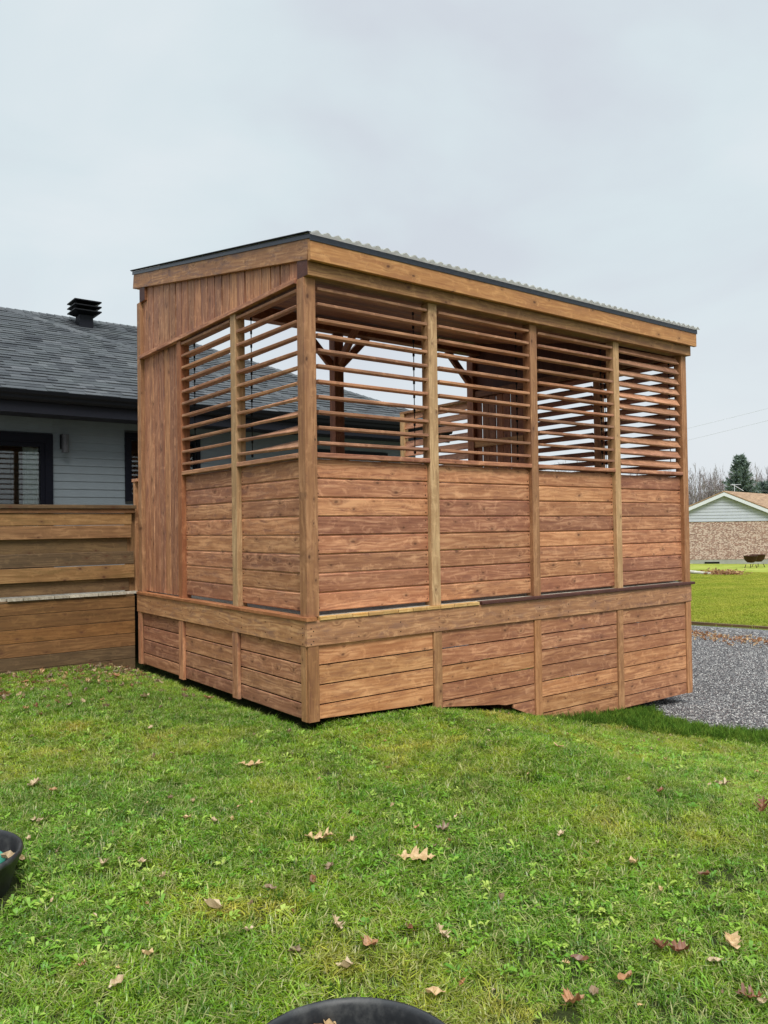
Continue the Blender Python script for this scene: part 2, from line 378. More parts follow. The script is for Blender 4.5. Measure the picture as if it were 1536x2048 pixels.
# front skirt with its stepped, ground-following bottom edge
BP = [(-.02, -.735), (.09, -.722), (1.12, -.763), (1.14, -.80), (1.27, -.812), (1.34, -.82), (1.90, -.885), (2.02, -.925), (2.24, -1.015), (2.36, -1.06), (2.58, -1.11), (3.10, -1.17), (3.50, -1.165), (LX+.02, -1.170)]
def bott(x): return float(np.interp(x, [p[0] for p in BP], [p[1] for p in BP]))
bx = [(.085, 1.157), (1.247, 2.325), (2.415, 3.50), (3.60, 4.67)]
for k, (x0, x1) in enumerate(bx):
    off = (0, -.003, .002, -.012)[k]; zt = -.200
    r_ = 0
    while zt > -1.2:
        zb_ = (-.345 if r_ == 0 else zt-.139)+ (off if r_ == 0 else 0)
        zt_ = zt+.003 if r_ == 0 else zt
        xs_ = np.linspace(x0+.001, x1-.001, 13)
        top = [(float(a), zt-.003) for a in xs_ if bott(a) < zt-.006]
        if len(top) < 2: break
        lo_ = [(p[0], max(zb_+.004, bott(p[0]))) for p in top]
        pts = [top[0], top[-1]]
        low = lo_[::-1]
        # drop collinear points on the uncut stretch
        keep = [low[0]]+[q for a_, q, c_ in zip(low, low[1:], low[2:]) if abs((q[1]-a_[1])-(c_[1]-q[1])) > 1e-4]+[low[-1]]
        pts = [top[0]]+keep[::-1]+[top[-1]]
        pts = [(p[0], p[1]-(.003 if i_ in (0, len(pts)-1) else 0)) for i_, p in enumerate(pts)]
        if min(p[1] for p in keep) < zt-.012:
            poly_board('skirt_plank', deck, 'skirt', pts, (0, .027+rnd.uniform(-.002, .002), 0), (1, 0, 0), (0, 0, 1), -.018)
        zt = zb_; r_ += 1
for x0, x1, zb_, m in ((-.0, .088, -.735, 'beam'), (1.16, 1.245, -.822, 'post'), (2.328, 2.412, -1.05, 'post'), (3.505, 3.59, -1.168, 'post'), (4.675, 4.765, -1.17, 'post')):
    board('batten', deck, m, ((x0+x1)/2, .012+(0 if x0 > .1 else -.004), zb_), ((x0+x1)/2, .012+(0 if x0 > .1 else -.004), -.208), x1-x0, .032, (1, 0, 0))
# left skirt
for (y0, y1) in ((.088, 1.055), (1.165, 2.15), (2.255, 3.20)):
    zt = -.209; r_ = 0
    for zb_ in (-.345, -.484, -.622, -.738):
        board('skirt_plank', deck, 'side', (.029+rnd.uniform(-.0015, .0015), y0, (zt+zb_)/2), (.029, y1, (zt+zb_)/2), zt-zb_-.008, .018, c=.005)
        zt = zb_
board('batten', deck, 'side', (.008, 1.11, -.742), (.008, 1.11, -.208), .10, .028, (0, 1, 0))
board('batten', deck, 'side', (.008, 2.20, -.745), (.008, 2.20, -.208), .098, .028, (0, 1, 0))
board('batten', deck, 'side', (.008, 3.25, -.735), (.008, 3.25, -.208), .075, .028, (0, 1, 0))
board('batten', deck, 'post', (.008, .052, -.735), (.008, .052, -.208), .068, .030, (0, 1, 0))
# hidden right and rear skirts close the crawl space so that it stays dark
for zt in np.arange(-.209, -1.1, -.139):
    board('skirt_plank', deck, 'side', (LX-.03, .05, zt-.069), (LX-.03, WY, zt-.069), .134, .018)
for zt in np.arange(-.209, -.75, -.139):
    board('skirt_plank', deck, 'side', (.05, WY+.02, zt-.069), (LX-.05, WY+.02, zt-.069), .134, .018)
for px_ in (.6, 2.4, 4.2):
    for py_ in (.5, 2.7):
        board('support_post', deck, 'beam', (px_, py_, gz(px_, py_)-.05), (px_, py_, -.20), .14, .14, (0, 1, 0))

# ------------------------------------------------------------------ pavilion
pav = empty('garden_pavilion', (LX/2, WY/2, 0), label='cedar stained wooden pavilion with louvered upper walls and lean-to corrugated roof', cat='pavilion')
PW = .09
ZB = 2.40; SL = .188
def roofz(y): return 2.495+SL*(y+.10)       # underside of the side fascia
# front posts and side posts
def post(x, y, z0, z1, m, wx=PW, wy=PW):
    return board('post', pav, m, (x+wx/2, y+wy/2, z0), (x+wx/2, y+wy/2, z1), wx, wy, (1, 0, 0))
post(0, 0, 0, ZB, 'post', .098, .098)
post(1.157, .004, 0, ZB, 'post_pale'); post(2.335, .004, 0, ZB, 'post', .088); post(3.525, .004, 0, ZB, 'post_pale', .085); post(LX-.09, 0, 0, ZB, 'post')
post(.0, 1.062, 0, ZB, 'post_pale', .088, .09); post(.0, 2.165, 0, ZB, 'red', .088, .085)
post(.0, WY-.09, 0, 2.965, 'post', .09, .09)
for y in (1.062, 2.165): post(LX-.09, y, 0, ZB, 'post')
post(LX-.12, WY-.12, 0, 2.965, 'inner', .12, .12)
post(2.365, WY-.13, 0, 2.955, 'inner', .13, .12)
# beams along X (front and back), with their dark end grain showing
board('beam', pav, 'beam', (.006, .022, 2.505), (LX+.015, .022, 2.505), .205, .14)
board('beam_end', pav, 'dark', (.003, .022, 2.505), (.0055, .022, 2.505), .203, .138)
board('beam', pav, 'inner', (.006, 3.13, 3.035), (LX+.005, 3.13, 3.035), .145, .14)
board('beam_end', pav, 'dark', (.003, 3.13, 3.035), (.0055, 3.13, 3.035), .143, .138)
# braces
def brace(x, s, y=WY-.06):
    a = Vector((x, y, 2.58)); b_ = Vector((x+s*.42, y, 2.99))
    board('brace', pav, 'inner', a, b_, .09, .05, (0, 0, 1))
brace(2.48, 1); brace(2.37, -1); brace(4.66, -1); brace(.10, 1)
for yy_ in (-1,):
    board('brace', pav, 'inner', (2.43, WY-.13, 2.60), (2.43, WY-.50, 2.96), .09, .05, (0, 0, 1))

def plank_stack(axis_, fixed, a, b, z0, n, p, mat, t=.02, cap=True, capz=1.145, proud=.0):
    s = 1 if fixed < 2 else -1
    for i in range(n):
        z = z0+p*i
        ins = .052+rnd.uniform(-.002, .002)
        q = fixed+s*ins
        zz = z+p/2
        if axis_ == 'x': board('plank', pav, mat, (a, q, zz), (b, q, zz), p-.009, t, c=.006, lap=True)
        else: board('plank', pav, mat, (q, a, zz), (q, b, zz), p-.009, t, c=.006, lap=True)
    if cap:
        q = fixed+s*.046
        if axis_ == 'x': board('rail_cap', pav, 'plank', (a, q, capz), (b, q, capz), .036, .09, c=.004)
        else: board('rail_cap', pav, 'slat', (q, a, capz), (q, b, capz), .036, .09, c=.004)
front_bays = [(.100, 1.155), (1.249, 2.333), (2.425, 3.523), (3.612, 4.678)]
side_bays = [(.100, 1.060), (1.154, 2.163)]
for k, (a, b) in enumerate(front_bays): plank_stack('x', .0, a, b, .024-(.004*k), 8, .1365, 'plank')
for (a, b) in side_bays: plank_stack('y', .0, a, b, .024, 8, .1365, 'side')
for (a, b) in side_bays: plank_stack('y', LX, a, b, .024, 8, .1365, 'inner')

# louvers: each slat is a slightly warped board pivoting on short black pins
def louver(axis_, fixed, a, b, z, ang0, ang1, mat, wd=.088, th=.022, s=1):
    """ang>0 drops the outer edge. a..b along the bay; s=+1 when outside is towards -normal axis"""
    n = 5; v = []; f = []; l = b-a; c = .003
    prof = [(-wd/2, -th/2+c), (-wd/2, th/2-c), (-wd/2+c, th/2), (wd/2-c, th/2), (wd/2, th/2-c), (wd/2, -th/2+c), (wd/2-c, -th/2), (-wd/2+c, -th/2)]
    for i in range(n):
        t = i/(n-1); an = ang0+(ang1-ang0)*t; ca, sa = math.cos(an), math.sin(an)
        for (p, q) in prof: v.append((-l/2+l*t, p*ca-q*sa, p*sa+q*ca))
    for i in range(n-1):
        for j in range(8): f.append((i*8+j, i*8+(j+1) % 8, (i+1)*8+(j+1) % 8, (i+1)*8+j))
    f.append(tuple(range(7, -1, -1))); f.append(tuple(range((n-1)*8, n*8)))
    me = mesh('louver_slat', v, f, MW[mat]); o = link('louver_slat', me)
    if axis_ == 'x': m = Matrix(((1, 0, 0), (0, 1, 0), (0, 0, 1))).to_4x4(); m.translation = ((a+b)/2, fixed+.047, z)
    else:
        if s > 0: m = Matrix(((0, 1, 0, 0), (-1, 0, 0, 0), (0, 0, 1, 0), (0, 0, 0, 1)))
        else: m = Matrix(((0, -1, 0, 0), (1, 0, 0, 0), (0, 0, 1, 0), (0, 0, 0, 1)))
        m.translation = (fixed+.047*s, (a+b)/2, z)
    o.matrix_world = m
    o.parent = pav; o.matrix_parent_inverse = world_of(pav).inverted()
    return o
NLV = 11
M_ctrl = M_black
pinv, pinf = [], []
def pins(p, d):
    tube(pinv, pinf, Vector(p)-Vector(d)*.012, Vector(p)+Vector(d)*.014, .011, .011, 6)
bay_ang = [(.05, .04), (.03, .06), (.10, .02), (.72, .98)]
for k, (a, b) in enumerate(front_bays):
    for i in range(NLV):
        z = 1.232+.1108*i
        j = rnd.uniform(-.03, .03)
        a0, a1 = bay_ang[k]
        if k == 0: a0, a1 = a0+.03*(i > 7), a1
        louver('x', 0, a+.018, b-.012, z+.002, a0+j, a1+j+rnd.uniform(-.05, .05), 'slat')
        pins((a+.008, .047, z), (1, 0, 0)); pins((b-.006, .047, z), (1, 0, 0))
side_ang = [(.10, .30), (.05, .14)]
for k, (a, b) in enumerate(side_bays):
    for i in range(NLV):
        z = 1.232+.1108*i
        a0, a1 = side_ang[k]
        low = max(0, (5-i))*.10*(1 if k == 0 else .35)
        # local X runs towards -Y, so ang0 is the far end of the bay
        louver('y', 0, a+.018, b-.012, z, a0+rnd.uniform(-.03, .03), a1+low+rnd.uniform(-.04, .04), 'slat')
        pins((.047, a+.008, z), (0, 1, 0)); pins((.047, b-.006, z), (0, 1, 0))
        louver('y', LX, a+.018, b-.012, z, .42+rnd.uniform(-.03, .03), .42+rnd.uniform(-.03, .03), 'inner', s=-1)
        pins((LX-.047, a+.008, z), (0, 1, 0)); pins((LX-.047, b-.006, z), (0, 1, 0))
o = link('pivot_pins', mesh('pivot_pins', pinv, pinf, M_black), pav); tag(o, kind='stuff')
# black link rods that join the slats of a bay, with a clip at each slat
def rod(x, y):
    v, f = [], []
    tube(v, f, (x, y, 1.20), (x, y, 2.36), .004, .004, 6)
    for i in range(NLV): box_bm(v, f, (x-.006, y-.007, 1.205+.1108*i), (x+.006, y+.007, 1.245+.1108*i))
    link('control_rod', mesh('control_rod', v, f, M_black), pav)
for (a, b) in front_bays: rod(b-.075, .10)
rod(.10, .975); rod(.10, 2.08); rod(LX-.10, .975); rod(LX-.10, 2.08)

# vertical plank walls at the rear of both sides + the sloping gable panel
def vwall(X, s, mat):
    y = 2.253; n = 7; p = (WY-.092-y)/n
    for i in range(n):
        q = X+s*(.045+rnd.uniform(-.002, .002)-.003*(i % 2))
        board('wall_board', pav, mat, (q, y+p*(i+.5), .012), (q, y+p*(i+.5), ZB-.022), p-.012, .018, (0, 1, 0), c=.006, lap=True)
    y = .10; n = 22; p = (WY-.092-y)/n
    for i in range(n):
        ya, yb = y+p*i+.0065, y+p*(i+1)-.0065
        z1a, z1b = roofz(ya)+.035, roofz(yb)+.035
        q = X+s*(.031+rnd.uniform(-.004, .004))
        pts = [(ya, ZB+.002), (yb, ZB+.002), (yb, z1b), (ya, z1a)]
        # frame: ux must be the long (vertical) axis so the grain runs upward
        pv = [(z_, y_) for (y_, z_) in pts]
        poly_board('gable_board', pav, mat, pv if s > 0 else pv[::-1], (q+(0 if s > 0 else 0), 0, 0), (0, 0, 1), (0, 1, 0), .018*(1 if s > 0 else 1))
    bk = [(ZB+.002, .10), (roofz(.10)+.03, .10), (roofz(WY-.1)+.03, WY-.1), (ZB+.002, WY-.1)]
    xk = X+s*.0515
    poly_board('gable_seam_shade', pav, 'dark', bk[::-1] if s > 0 else bk, (xk, 0, 0), (0, 0, 1), (0, 1, 0), .012*(-1 if s > 0 else 1))  # dark sheet added behind the gable boards so their seams look shaded
    board('gable_rail', pav, mat, (X+s*.005, .095, ZB-.008), (X+s*.005, WY-.088, ZB-.008), .036, .05)
    board('gable_plate', pav, 'inner', (X+s*.07, .095, ZB+.03), (X+s*.07, WY-.125, ZB+.03), .085, .038)
vwall(0, 1, 'side'); vwall(LX, -1, 'inner')
board('nailer', pav, 'post', (LX-.085, 2.255, 1.74), (LX-.085, WY-.12, 1.74), .085, .036)
# short half-height return behind the rear left post
for i in range(8): board('plank', pav, 'side', (.045, WY+.003, .024+.1365*(i+.5)), (.045, WY+.10, .024+.1365*(i+.5)), .131, .02)
board('post', pav, 'post', (.03, WY+.125, 0), (.03, WY+.125, 1.13), .05, .06, (0, 1, 0))
board('rail_cap', pav, 'slat', (.035, WY+.0, 1.146), (.035, WY+.165, 1.146), .03, .09)

# ceiling boards (along X), rafters, fascia, drip edge and corrugated sheet
nC = 25; pC = 3.40/nC
cs = SL/math.sqrt(1+SL*SL); cc = 1/math.sqrt(1+SL*SL)
for i in range(nC):
    y = -.04+pC*(i+.5); z = roofz(y)+.045
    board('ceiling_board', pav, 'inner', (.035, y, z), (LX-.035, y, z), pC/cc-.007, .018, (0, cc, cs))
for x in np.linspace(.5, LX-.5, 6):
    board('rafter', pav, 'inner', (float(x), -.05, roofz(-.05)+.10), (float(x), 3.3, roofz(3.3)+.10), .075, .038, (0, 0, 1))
FH = .143
board('fascia_board', pav, 'fascia', (-.003, -.083, 2.495+FH/2), (LX+.045, -.083, 2.495+FH/2), FH, .034)
yb_ = 3.36
def slopeboard(x, m, y0=-.064):
    board('fascia_board', pav, m, (x, y0, roofz(y0)+FH/2+.010), (x, yb_, roofz(yb_)+FH/2+.010), FH+.012, .034, (0, 0, 1))
slopeboard(.015, 'band'); slopeboard(LX+.028, 'fascia')
board('fascia_board', pav, 'fascia', (.034, yb_-.017, roofz(yb_)+FH/2), (LX+.01, yb_-.017, roofz(yb_)+FH/2), FH, .034)
# dark metal drip edges
zt = 2.495+FH
board('drip_edge', pav, M_drip, (-.010, -.104, zt+.011), (LX+.055, -.104, zt+.011), .042, .004)
board('drip_edge', pav, M_drip, (-.007, -.10, roofz(-.10)+FH+.022), (-.007, 2.62, roofz(2.62)+FH+.022), .034, .004)
board('drip_edge', pav, M_drip, (-.007, 2.625, roofz(2.625)+FH+.020), (-.007, yb_+.01, roofz(yb_+.01)+FH+.020), .034, .004)
board('drip_edge', pav, M_drip, (LX+.05, -.10, roofz(-.10)+FH+.022), (LX+.05, yb_+.01, roofz(yb_+.01)+FH+.022), .034, .004)
board('roof_trim', pav, M_black, (-.014, -.105, roofz(-.105)+FH+.046), (-.014, yb_+.012, roofz(yb_+.012)+FH+.046), .010, .03)
m_sheet, nt, b, out = newmat('translucent_corrugated_sheet')
tcn = N(nt, 'ShaderNodeTexCoord'); nn = noise_(nt, scale_(nt, tcn.outputs['Object'], (25, 3, 3)), 1, 4, .6)
L(nt, ramp_(nt, nn, [(.35, (.30, .31, .29)), (.6, (.58, .59, .56))]), b.inputs['Base Color'])
b.inputs['Roughness'].default_value = .3
trl = N(nt, 'ShaderNodeBsdfTranslucent'); trl.inputs[0].default_value = (.84, .83, .80, 1); msx = N(nt, 'ShaderNodeMixShader'); msx.inputs[0].default_value = .5
L(nt, b.outputs[0], msx.inputs[1]); L(nt, trl.outputs[0], msx.inputs[2]); L(nt, msx.outputs[0], out.inputs[0])
cn = int((LX+.075)/.088); per = (LX+.072)/cn; seg = 8
prof = []
for i in range(cn*seg+1):
    x = -.012+per*i/seg; prof.append((x, .011*math.sin(2*math.pi*i/seg-math.pi/2)+.011))
v = []; f = []; n = len(prof)
zs = FH+.038
for lift in (.003, 0):
    for y in (-.135, 1.6, yb_+.03):
        for (x, h) in prof: v.append((x, y-h*cs, roofz(y)+zs+h*cc+lift))
for l_ in (0, 1):
    for r_ in range(2):
        for i in range(n-1):
            a = l_*3*n+r_*n+i; q = (a, a+1, a+n+1, a+n); f.append(q if l_ == 0 else q[::-1])
for i in range(n-1):
    a = i; f.append((a, 3*n+a, 3*n+a+1, a+1)); a = 2*n+i; f.append((a, a+1, 3*n+a+1, 3*n+a))
for r_ in range(2):
    for i in (0, n-1):
        a = r_*n+i; f.append((a, a+n, 3*n+a+n, 3*n+a))
link('roof_sheet', mesh('roof_sheet', v, f, m_sheet), pav, smooth=False)

# nail heads at plank ends, joined (far too small to pick apart)
v, f = [], []
def nail(p, nrm, r=.0048):
    tube(v, f, Vector(p)-Vector(nrm)*.004, Vector(p)+Vector(nrm)*.0012, r, r, 5)
for (a, b) in front_bays:
    for i in range(8):
        for x in (a+.022, b-.022):
            for dz in (.03, .105): nail((x+rnd.uniform(-.004, .004), .041, .024+.1365*i+dz), (0, -1, 0))
for (a, b) in side_bays:
    for i in range(8):
        for y in (a+.022, b-.022):
            for dz in (.03, .105): nail((.041, y, .024+.1365*i+dz), (-1, 0, 0))
o = link('nail_heads', mesh('nail_heads', v, f, M_nail), pav); tag(o, kind='stuff')
v, f = [], []
for (x0, x1) in bx:
    z = -.209
    while z > -1.15:
        for x in (x0+.022, x1-.022):
            for dz in (.035, .105):
                if z-dz > bott(x)+.02: nail((x, .0245, z-dz), (0, -1, 0))
        z -= .139
for x in list(np.arange(.04, 4.7, .39)):
    for dz in (.07, .14): nail((x, -.0115, -.03-dz), (0, -1, 0))
for y in list(np.arange(.2, 3.2, .39)):
    for dz in (.05, .13): nail((-.0115, y, -.03-dz), (-1, 0, 0))
for dz in (.05, .1, .16): nail((-.0115, .05, -.03-dz), (-1, 0, 0)); nail((.02, -.0115, -.03-dz), (0, -1, 0))
o = link('nail_heads', mesh('nail_heads', v, f, M_nail), deck); tag(o, kind='stuff')

# ------------------------------------------------------------------ screen behind the pavilion
scr = empty('louvered_screen', (LX, 4.0, 0), label='slatted privacy screen behind the pavilion, seen through its louvers', cat='privacy screen')
board('post', scr, 'post_pale', (LX-.03, 4.78, 0), (LX-.03, 4.78, 2.36), .09, .09, (0, 1, 0))
board('top_rail', scr, 'post', (LX-.03, WY, 2.375), (LX-.03, 4.83, 2.375), .035, .09)
for i in range(16): board('slat', scr, 'slat', (LX-.03, WY+.01, .22+.139*i), (LX-.03, 4.735, .22+.139*i), .098, .02, (.35, 0, 1))

# ------------------------------------------------------------------ fence along the house deck
FY = 3.35
fen = empty('privacy_fence', (-2.5, FY, -.75), label='weathered wooden privacy fence with staggered boards left of the pavilion', cat='fence')
XL, XR = -7.0, -.022
board('fence_cap', fen, 'olive', (XL, FY+.0, .868), (XR+.01, FY+.0, .868), .036, .11)
board('fence_rail', fen, 'fence_low', (XL, FY-.005, .827), (XR-.0, FY-.005, .827), .042, .06)
def fpl(z0, z1, m, yo, xr=XR):
    for (xa, xb) in ((XL, -4.6), (-4.595, -2.2), (-2.195, xr)):
        board('fence_board', fen, m, (xa, FY+yo, (z0+z1)/2), (xb, FY+yo, (z0+z1)/2), z1-z0, .022, jit=.001)
fpl(.686, .803, 'fence', -.01, XR-.03); fpl(.553, .681, 'fence', -.01, XR-.035)
fpl(.408, .556, 'olive', .03, XR-.065); fpl(.284, .412, 'olive', .004, XR-.005)
fpl(.142, .277, 'fence', -.012, XR-.004); fpl(.012, .150, 'olive', .03, XR-.05)
board('fence_post', fen, 'fence', (XR-.022, FY+.062, 0), (XR-.022, FY+.062, .845), .10, .038, (1, 0, 0))
for xx in (-2.2, -4.6, -6.9): board('fence_post', fen, 'fence', (xx, FY+.065, 0), (xx, FY+.065, .85), .09, .045, (1, 0, 0))
for k, (z0, z1) in enumerate(((-.161, -.048), (-.297, -.165), (-.427, -.301), (-.558, -.431), (-.683, -.562), (-.83, -.687))):
    fpl(z0, z1, 'fence_low' if k in (1, 2, 3) else ('fence_low' if k == 0 else 'olive'), .0, XR-.0)
# house deck behind the fence
hd = empty('house_deck', (-1, 5, 0), label='grey weathered deck floor between the fence and the grey house', cat='deck')
x = XL
while x < LX+.9:
    y0 = FY-.035 if x+.14 < -.05 and x > -1.30 else (FY+.012 if x < 0 else WY+.14)
    board('deck_board', hd, 'grey', (x+.069, y0, -.013), (x+.069, 6.99, -.013), .134, .026, (1, 0, 0)); x += .1405
board('rim_board', hd, 'olive', (XL, FY+.006, -.036), (-.03, FY+.006, -.036), .018, .04)
board('joist', hd, 'beam', (LX+.03, WY+.2, -.12), (LX+.03, 6.9, -.12), .18, .04)

# ------------------------------------------------------------------ house
house = empty('grey_house', (0, 9, -.8), label='single storey house with grey lap siding, black trim and dark shingle roof', cat='house')
HY = 7.0; HX0, HX1 = -7.0, 6.8
def siding_mat(name, c):
    m, nt, b, out = newmat(name)
    tc = N(nt, 'ShaderNodeTexCoord')
    n = noise_(nt, scale_(nt, tc.outputs['Object'], (6, 120, 60)), 1, 4, .6); n2 = noise_(nt, tc.outputs['Object'], 1.5, 3)
    s = N(nt, 'ShaderNodeVectorMath', operation='SCALE'); s.inputs[0].default_value = c
    L(nt, math_(nt, 'MULTIPLY', maprange(nt, n, .2, .8, .85, 1.12, False), maprange(nt, n2, .3, .7, .92, 1.06, False)), s.inputs['Scale'])
    L(nt, s.outputs[0], b.inputs['Base Color']); b.inputs['Roughness'].default_value = .6
    bump_(nt, n, b, .3, .001); return m
M_sid = siding_mat('grey_lap_siding', (.105, .128, .145)); M_wallcore = plain('wall_sheathing', (.05, .055, .06), .9)
M_door = plain('black_frame', (.003, .0035, .007), .5, 0, .1, .1)
openings = [(-2.3, .135, 0, 2.0), (1.165, 2.36, 1.07, 2.09), (4.25, 6.1, 0, 2.0)]
# core wall behind the boards, built as blocks round the openings
v, f = [], []
prev = HX0
for (a, b, z0, z1) in openings:
    box_bm(v, f, (prev, HY+.012, -.9), (a, HY+.15, 2.42)); box_bm(v, f, (a, HY+.012, z1), (b, HY+.15, 2.42))
    box_bm(v, f, (a, HY+.012, -.9), (b, HY+.15, z0-.001)); prev = b
box_bm(v, f, (prev, HY+.012, -.9), (HX1, HY+.15, 2.42))
box_bm(v, f, (HX1-.15, HY+.151, -.9), (HX1, 15, 2.42)); box_bm(v, f, (HX0, HY+.151, -.9), (HX0+.15, 15, 2.42)); box_bm(v, f, (HX0+.151, 14.85, -.9), (HX1-.151, 15, 2.42))
link('wall', mesh('wall', v, f, M_wallcore), house)
def lap(x0, x1, z, h=.112):
    v = [(x0, 0, 0), (x1, 0, 0), (x1, -.002, h+.012), (x0, -.002, h+.012), (x0, -.014, 0), (x1, -.014, 0), (x1, -.004, h+.012), (x0, -.004, h+.012)]
    f = [(4, 5, 6, 7), (0, 1, 5, 4)[::-1], (3, 2, 6, 7)[::-1], (1, 0, 3, 2), (0, 4, 7, 3), (1, 2, 6, 5)]
    c = (x0+x1)/2
    me = mesh('siding_board', [(p[0]-c, p[1], p[2]) for p in v], f, M_sid); o = link('siding_board', me)
    o.location = (c, HY+.010, z); o.parent = house; o.matrix_parent_inverse = world_of(house).inverted()
z = 0.0
while z < 2.3:
    prev = HX0
    for (a, b, z0, z1) in openings:
        lap(prev, a-.001, z)
        if z+.05 > z1 or z+.115 < z0: lap(a, b, z)
        prev = b+.001
    lap(prev, HX1, z); z += .112
# doors and windows
m_glass, nt, b, out = newmat('dark_window_glass')
b.inputs['Base Color'].default_value = (.012, .014, .016, 1); b.inputs['Roughness'].default_value = .03; b.inputs['Specular IOR Level'].default_value = .9
b.inputs['IOR'].default_value = 1.7
m_cur, nt, b, out = newmat('white_curtain'); b.inputs['Base Color'].default_value = (.75, .78, .74, 1); b.inputs['Roughness'].default_value = .9
m_clear, nt, b, out = newmat('clear_pane')
gl = N(nt, 'ShaderNodeBsdfGlossy'); gl.inputs['Roughness'].default_value = .02; tr = N(nt, 'ShaderNodeBsdfTransparent'); tr.inputs[0].default_value = (.8, .85, .85, 1)
fr = N(nt, 'ShaderNodeFresnel'); fr.inputs[0].default_value = 1.6; ms = N(nt, 'ShaderNodeMixShader')
L(nt, math_(nt, 'ADD', math_(nt, 'MULTIPLY', fr.outputs[0], 1.0), .03), ms.inputs[0]); L(nt, tr.outputs[0], ms.inputs[1]); L(nt, gl.outputs[0], ms.inputs[2]); L(nt, ms.outputs[0], out.inputs[0])
M_room = plain('dark_room', (.02, .021, .02), .9)
def window(nm, a, b, z0, z1, mull, fw, curtain=None):
    fr_ = link(nm, mesh(nm, *frame_geo(a, b, z0, z1, mull, fw), M_door), house)
    xs_ = [a+fw]+mull+[b-fw]
    for p, q in zip(xs_, xs_[1:]):
        v, f = [], []; box_bm(v, f, (p+.012, HY+.014, z0+fw), (q-.012, HY+.022, z1-fw)); link('pane', mesh('pane', v, f, m_clear), fr_)
    v, f = [], []; box_bm(v, f, (a, HY+.60, z0-.05), (b, HY+.62, z1+.05)); box_bm(v, f, (a-.02, HY+.151, z0-.05), (a-.001, HY+.60, z1+.05)); box_bm(v, f, (b+.001, HY+.151, z0-.05), (b+.02, HY+.60, z1+.05)); box_bm(v, f, (a, HY+.151, z1+.03), (b, HY+.6, z1+.05)); box_bm(v, f, (a, HY+.151, z0-.05), (b, HY+.6, z0-.03))
    link('window_recess', mesh('window_recess', v, f, M_room), fr_)
    if curtain:
        p, q = curtain; n = 60; v = []; f = []
        for i in range(n+1):
            x = p+(q-p)*i/n; y = HY+.10+.018*math.sin(i*1.05)+.006*math.sin(i*2.3)
            v += [(x, y, z0+.02), (x, y, z1-.05)]
        for i in range(n): f.append((2*i, 2*i+2, 2*i+3, 2*i+1))
        link('curtain', mesh('curtain', v, f, m_cur), fr_, smooth=True)
def frame_geo(a, b, z0, z1, mull, fw):
    v, f = [], []
    y0, y1 = HY-.035, HY+.05
    box_bm(v, f, (a, y0, z1-fw*.75), (b, y1, z1)); box_bm(v, f, (a, y0, z0), (b, y1, z0+fw*.7))
    box_bm(v, f, (a, y0, z0+fw*.7), (a+fw*.62, y1, z1-fw*.75)); box_bm(v, f, (b-fw*.62, y0, z0+fw*.7), (b, y1, z1-fw*.75))
    # stepped inner sash
    box_bm(v, f, (a+fw*.62, y0+.02, z0+fw*.7), (a+fw, y1-.01, z1-fw*.75)); box_bm(v, f, (b-fw, y0+.02, z0+fw*.7), (b-fw*.62, y1-.01, z1-fw*.75))
    box_bm(v, f, (a+fw, y0+.02, z1-fw*1.15), (b-fw, y1-.01, z1-fw*.75)); box_bm(v, f, (a+fw, y0+.02, z0+fw*.7), (b-fw, y1-.01, z0+fw*1.0))
    for m in mull: box_bm(v, f, (m-.03, y0+.015, z0+fw*1.0), (m+.03, y1-.012, z1-fw*1.15))
    return v, f
window('patio_door', -2.3, .135, 0, 2.0, [-1.3], .165, (-.235, -.035))
window('window', 1.165, 2.36, 1.07, 2.09, [], .10)
window('patio_door', 4.25, 6.1, 0, 2.0, [5.2], .12)
# eaves: soffit, fascia, gutter
box('soffit', house, M_fasciah, (HX0-.3, 6.55, 2.225), (HX1+.4, 7.0, 2.245))
box('fascia', house, M_fasciah, (HX0-.3, 6.515, 2.215), (HX1+.45, 6.545, 2.50))
gp_ = [(6.512, 2.505), (6.512, 2.375), (6.455, 2.372), (6.43, 2.40), (6.425, 2.44), (6.405, 2.46), (6.40, 2.505), (6.408, 2.505), (6.412, 2.465), (6.432, 2.445), (6.438, 2.405), (6.458, 2.382), (6.503, 2.384), (6.503, 2.505)]
v = [(x, y, z) for x in (HX0-.3, HX1+.45) for (y, z) in gp_]; n = len(gp_)
f = [(i, i+n, (i+1) % n+n, (i+1) % n) for i in range(n)]+[tuple(range(n)), tuple(range(2*n-1, n-1, -1))]
link('gutter', mesh('gutter', v, f, M_black), house)
# roof: main slope with a hip at the right; shingle courses
RS = .49; ridgeY = 11.05; ridgeZ = 2.52+RS*(ridgeY-6.5)
def rz(y): return 2.52+RS*(y-6.5)
hipx0 = 7.55    # eave corner x ; hip runs 45 deg back
ridge_x1 = hipx0-(ridgeY-6.5)
M_under = plain('roof_felt', (.035, .037, .042), .95)
backY = 2*ridgeY-6.5
v = [(HX0-.4, 6.5, 2.50), (hipx0, 6.5, 2.50), (ridge_x1, ridgeY, ridgeZ-.02), (HX0-.4, ridgeY, ridgeZ-.02), (hipx0, backY, 2.50), (HX0-.4, backY, 2.50)]
link('roof_deck', mesh('roof_deck', v, [(0, 1, 2, 3), (1, 4, 2), (3, 2, 4, 5), (0, 3, 5), (0, 5, 4, 1)], M_under), house)
m_sh, nt, b, out = newmat('asphalt_shingles')
tc = N(nt, 'ShaderNodeTexCoord'); at = N(nt, 'ShaderNodeAttribute', attribute_name='tone'); oi = N(nt, 'ShaderNodeObjectInfo')
geo = N(nt, 'ShaderNodeNewGeometry')
n = noise_(nt, geo.outputs['Position'], 90, 4, .7); n2 = noise_(nt, geo.outputs['Position'], 2.2, 4, .6)
tn = math_(nt, 'ADD', at.outputs['Fac'], math_(nt, 'MULTIPLY', oi.outputs['Random'], .0))
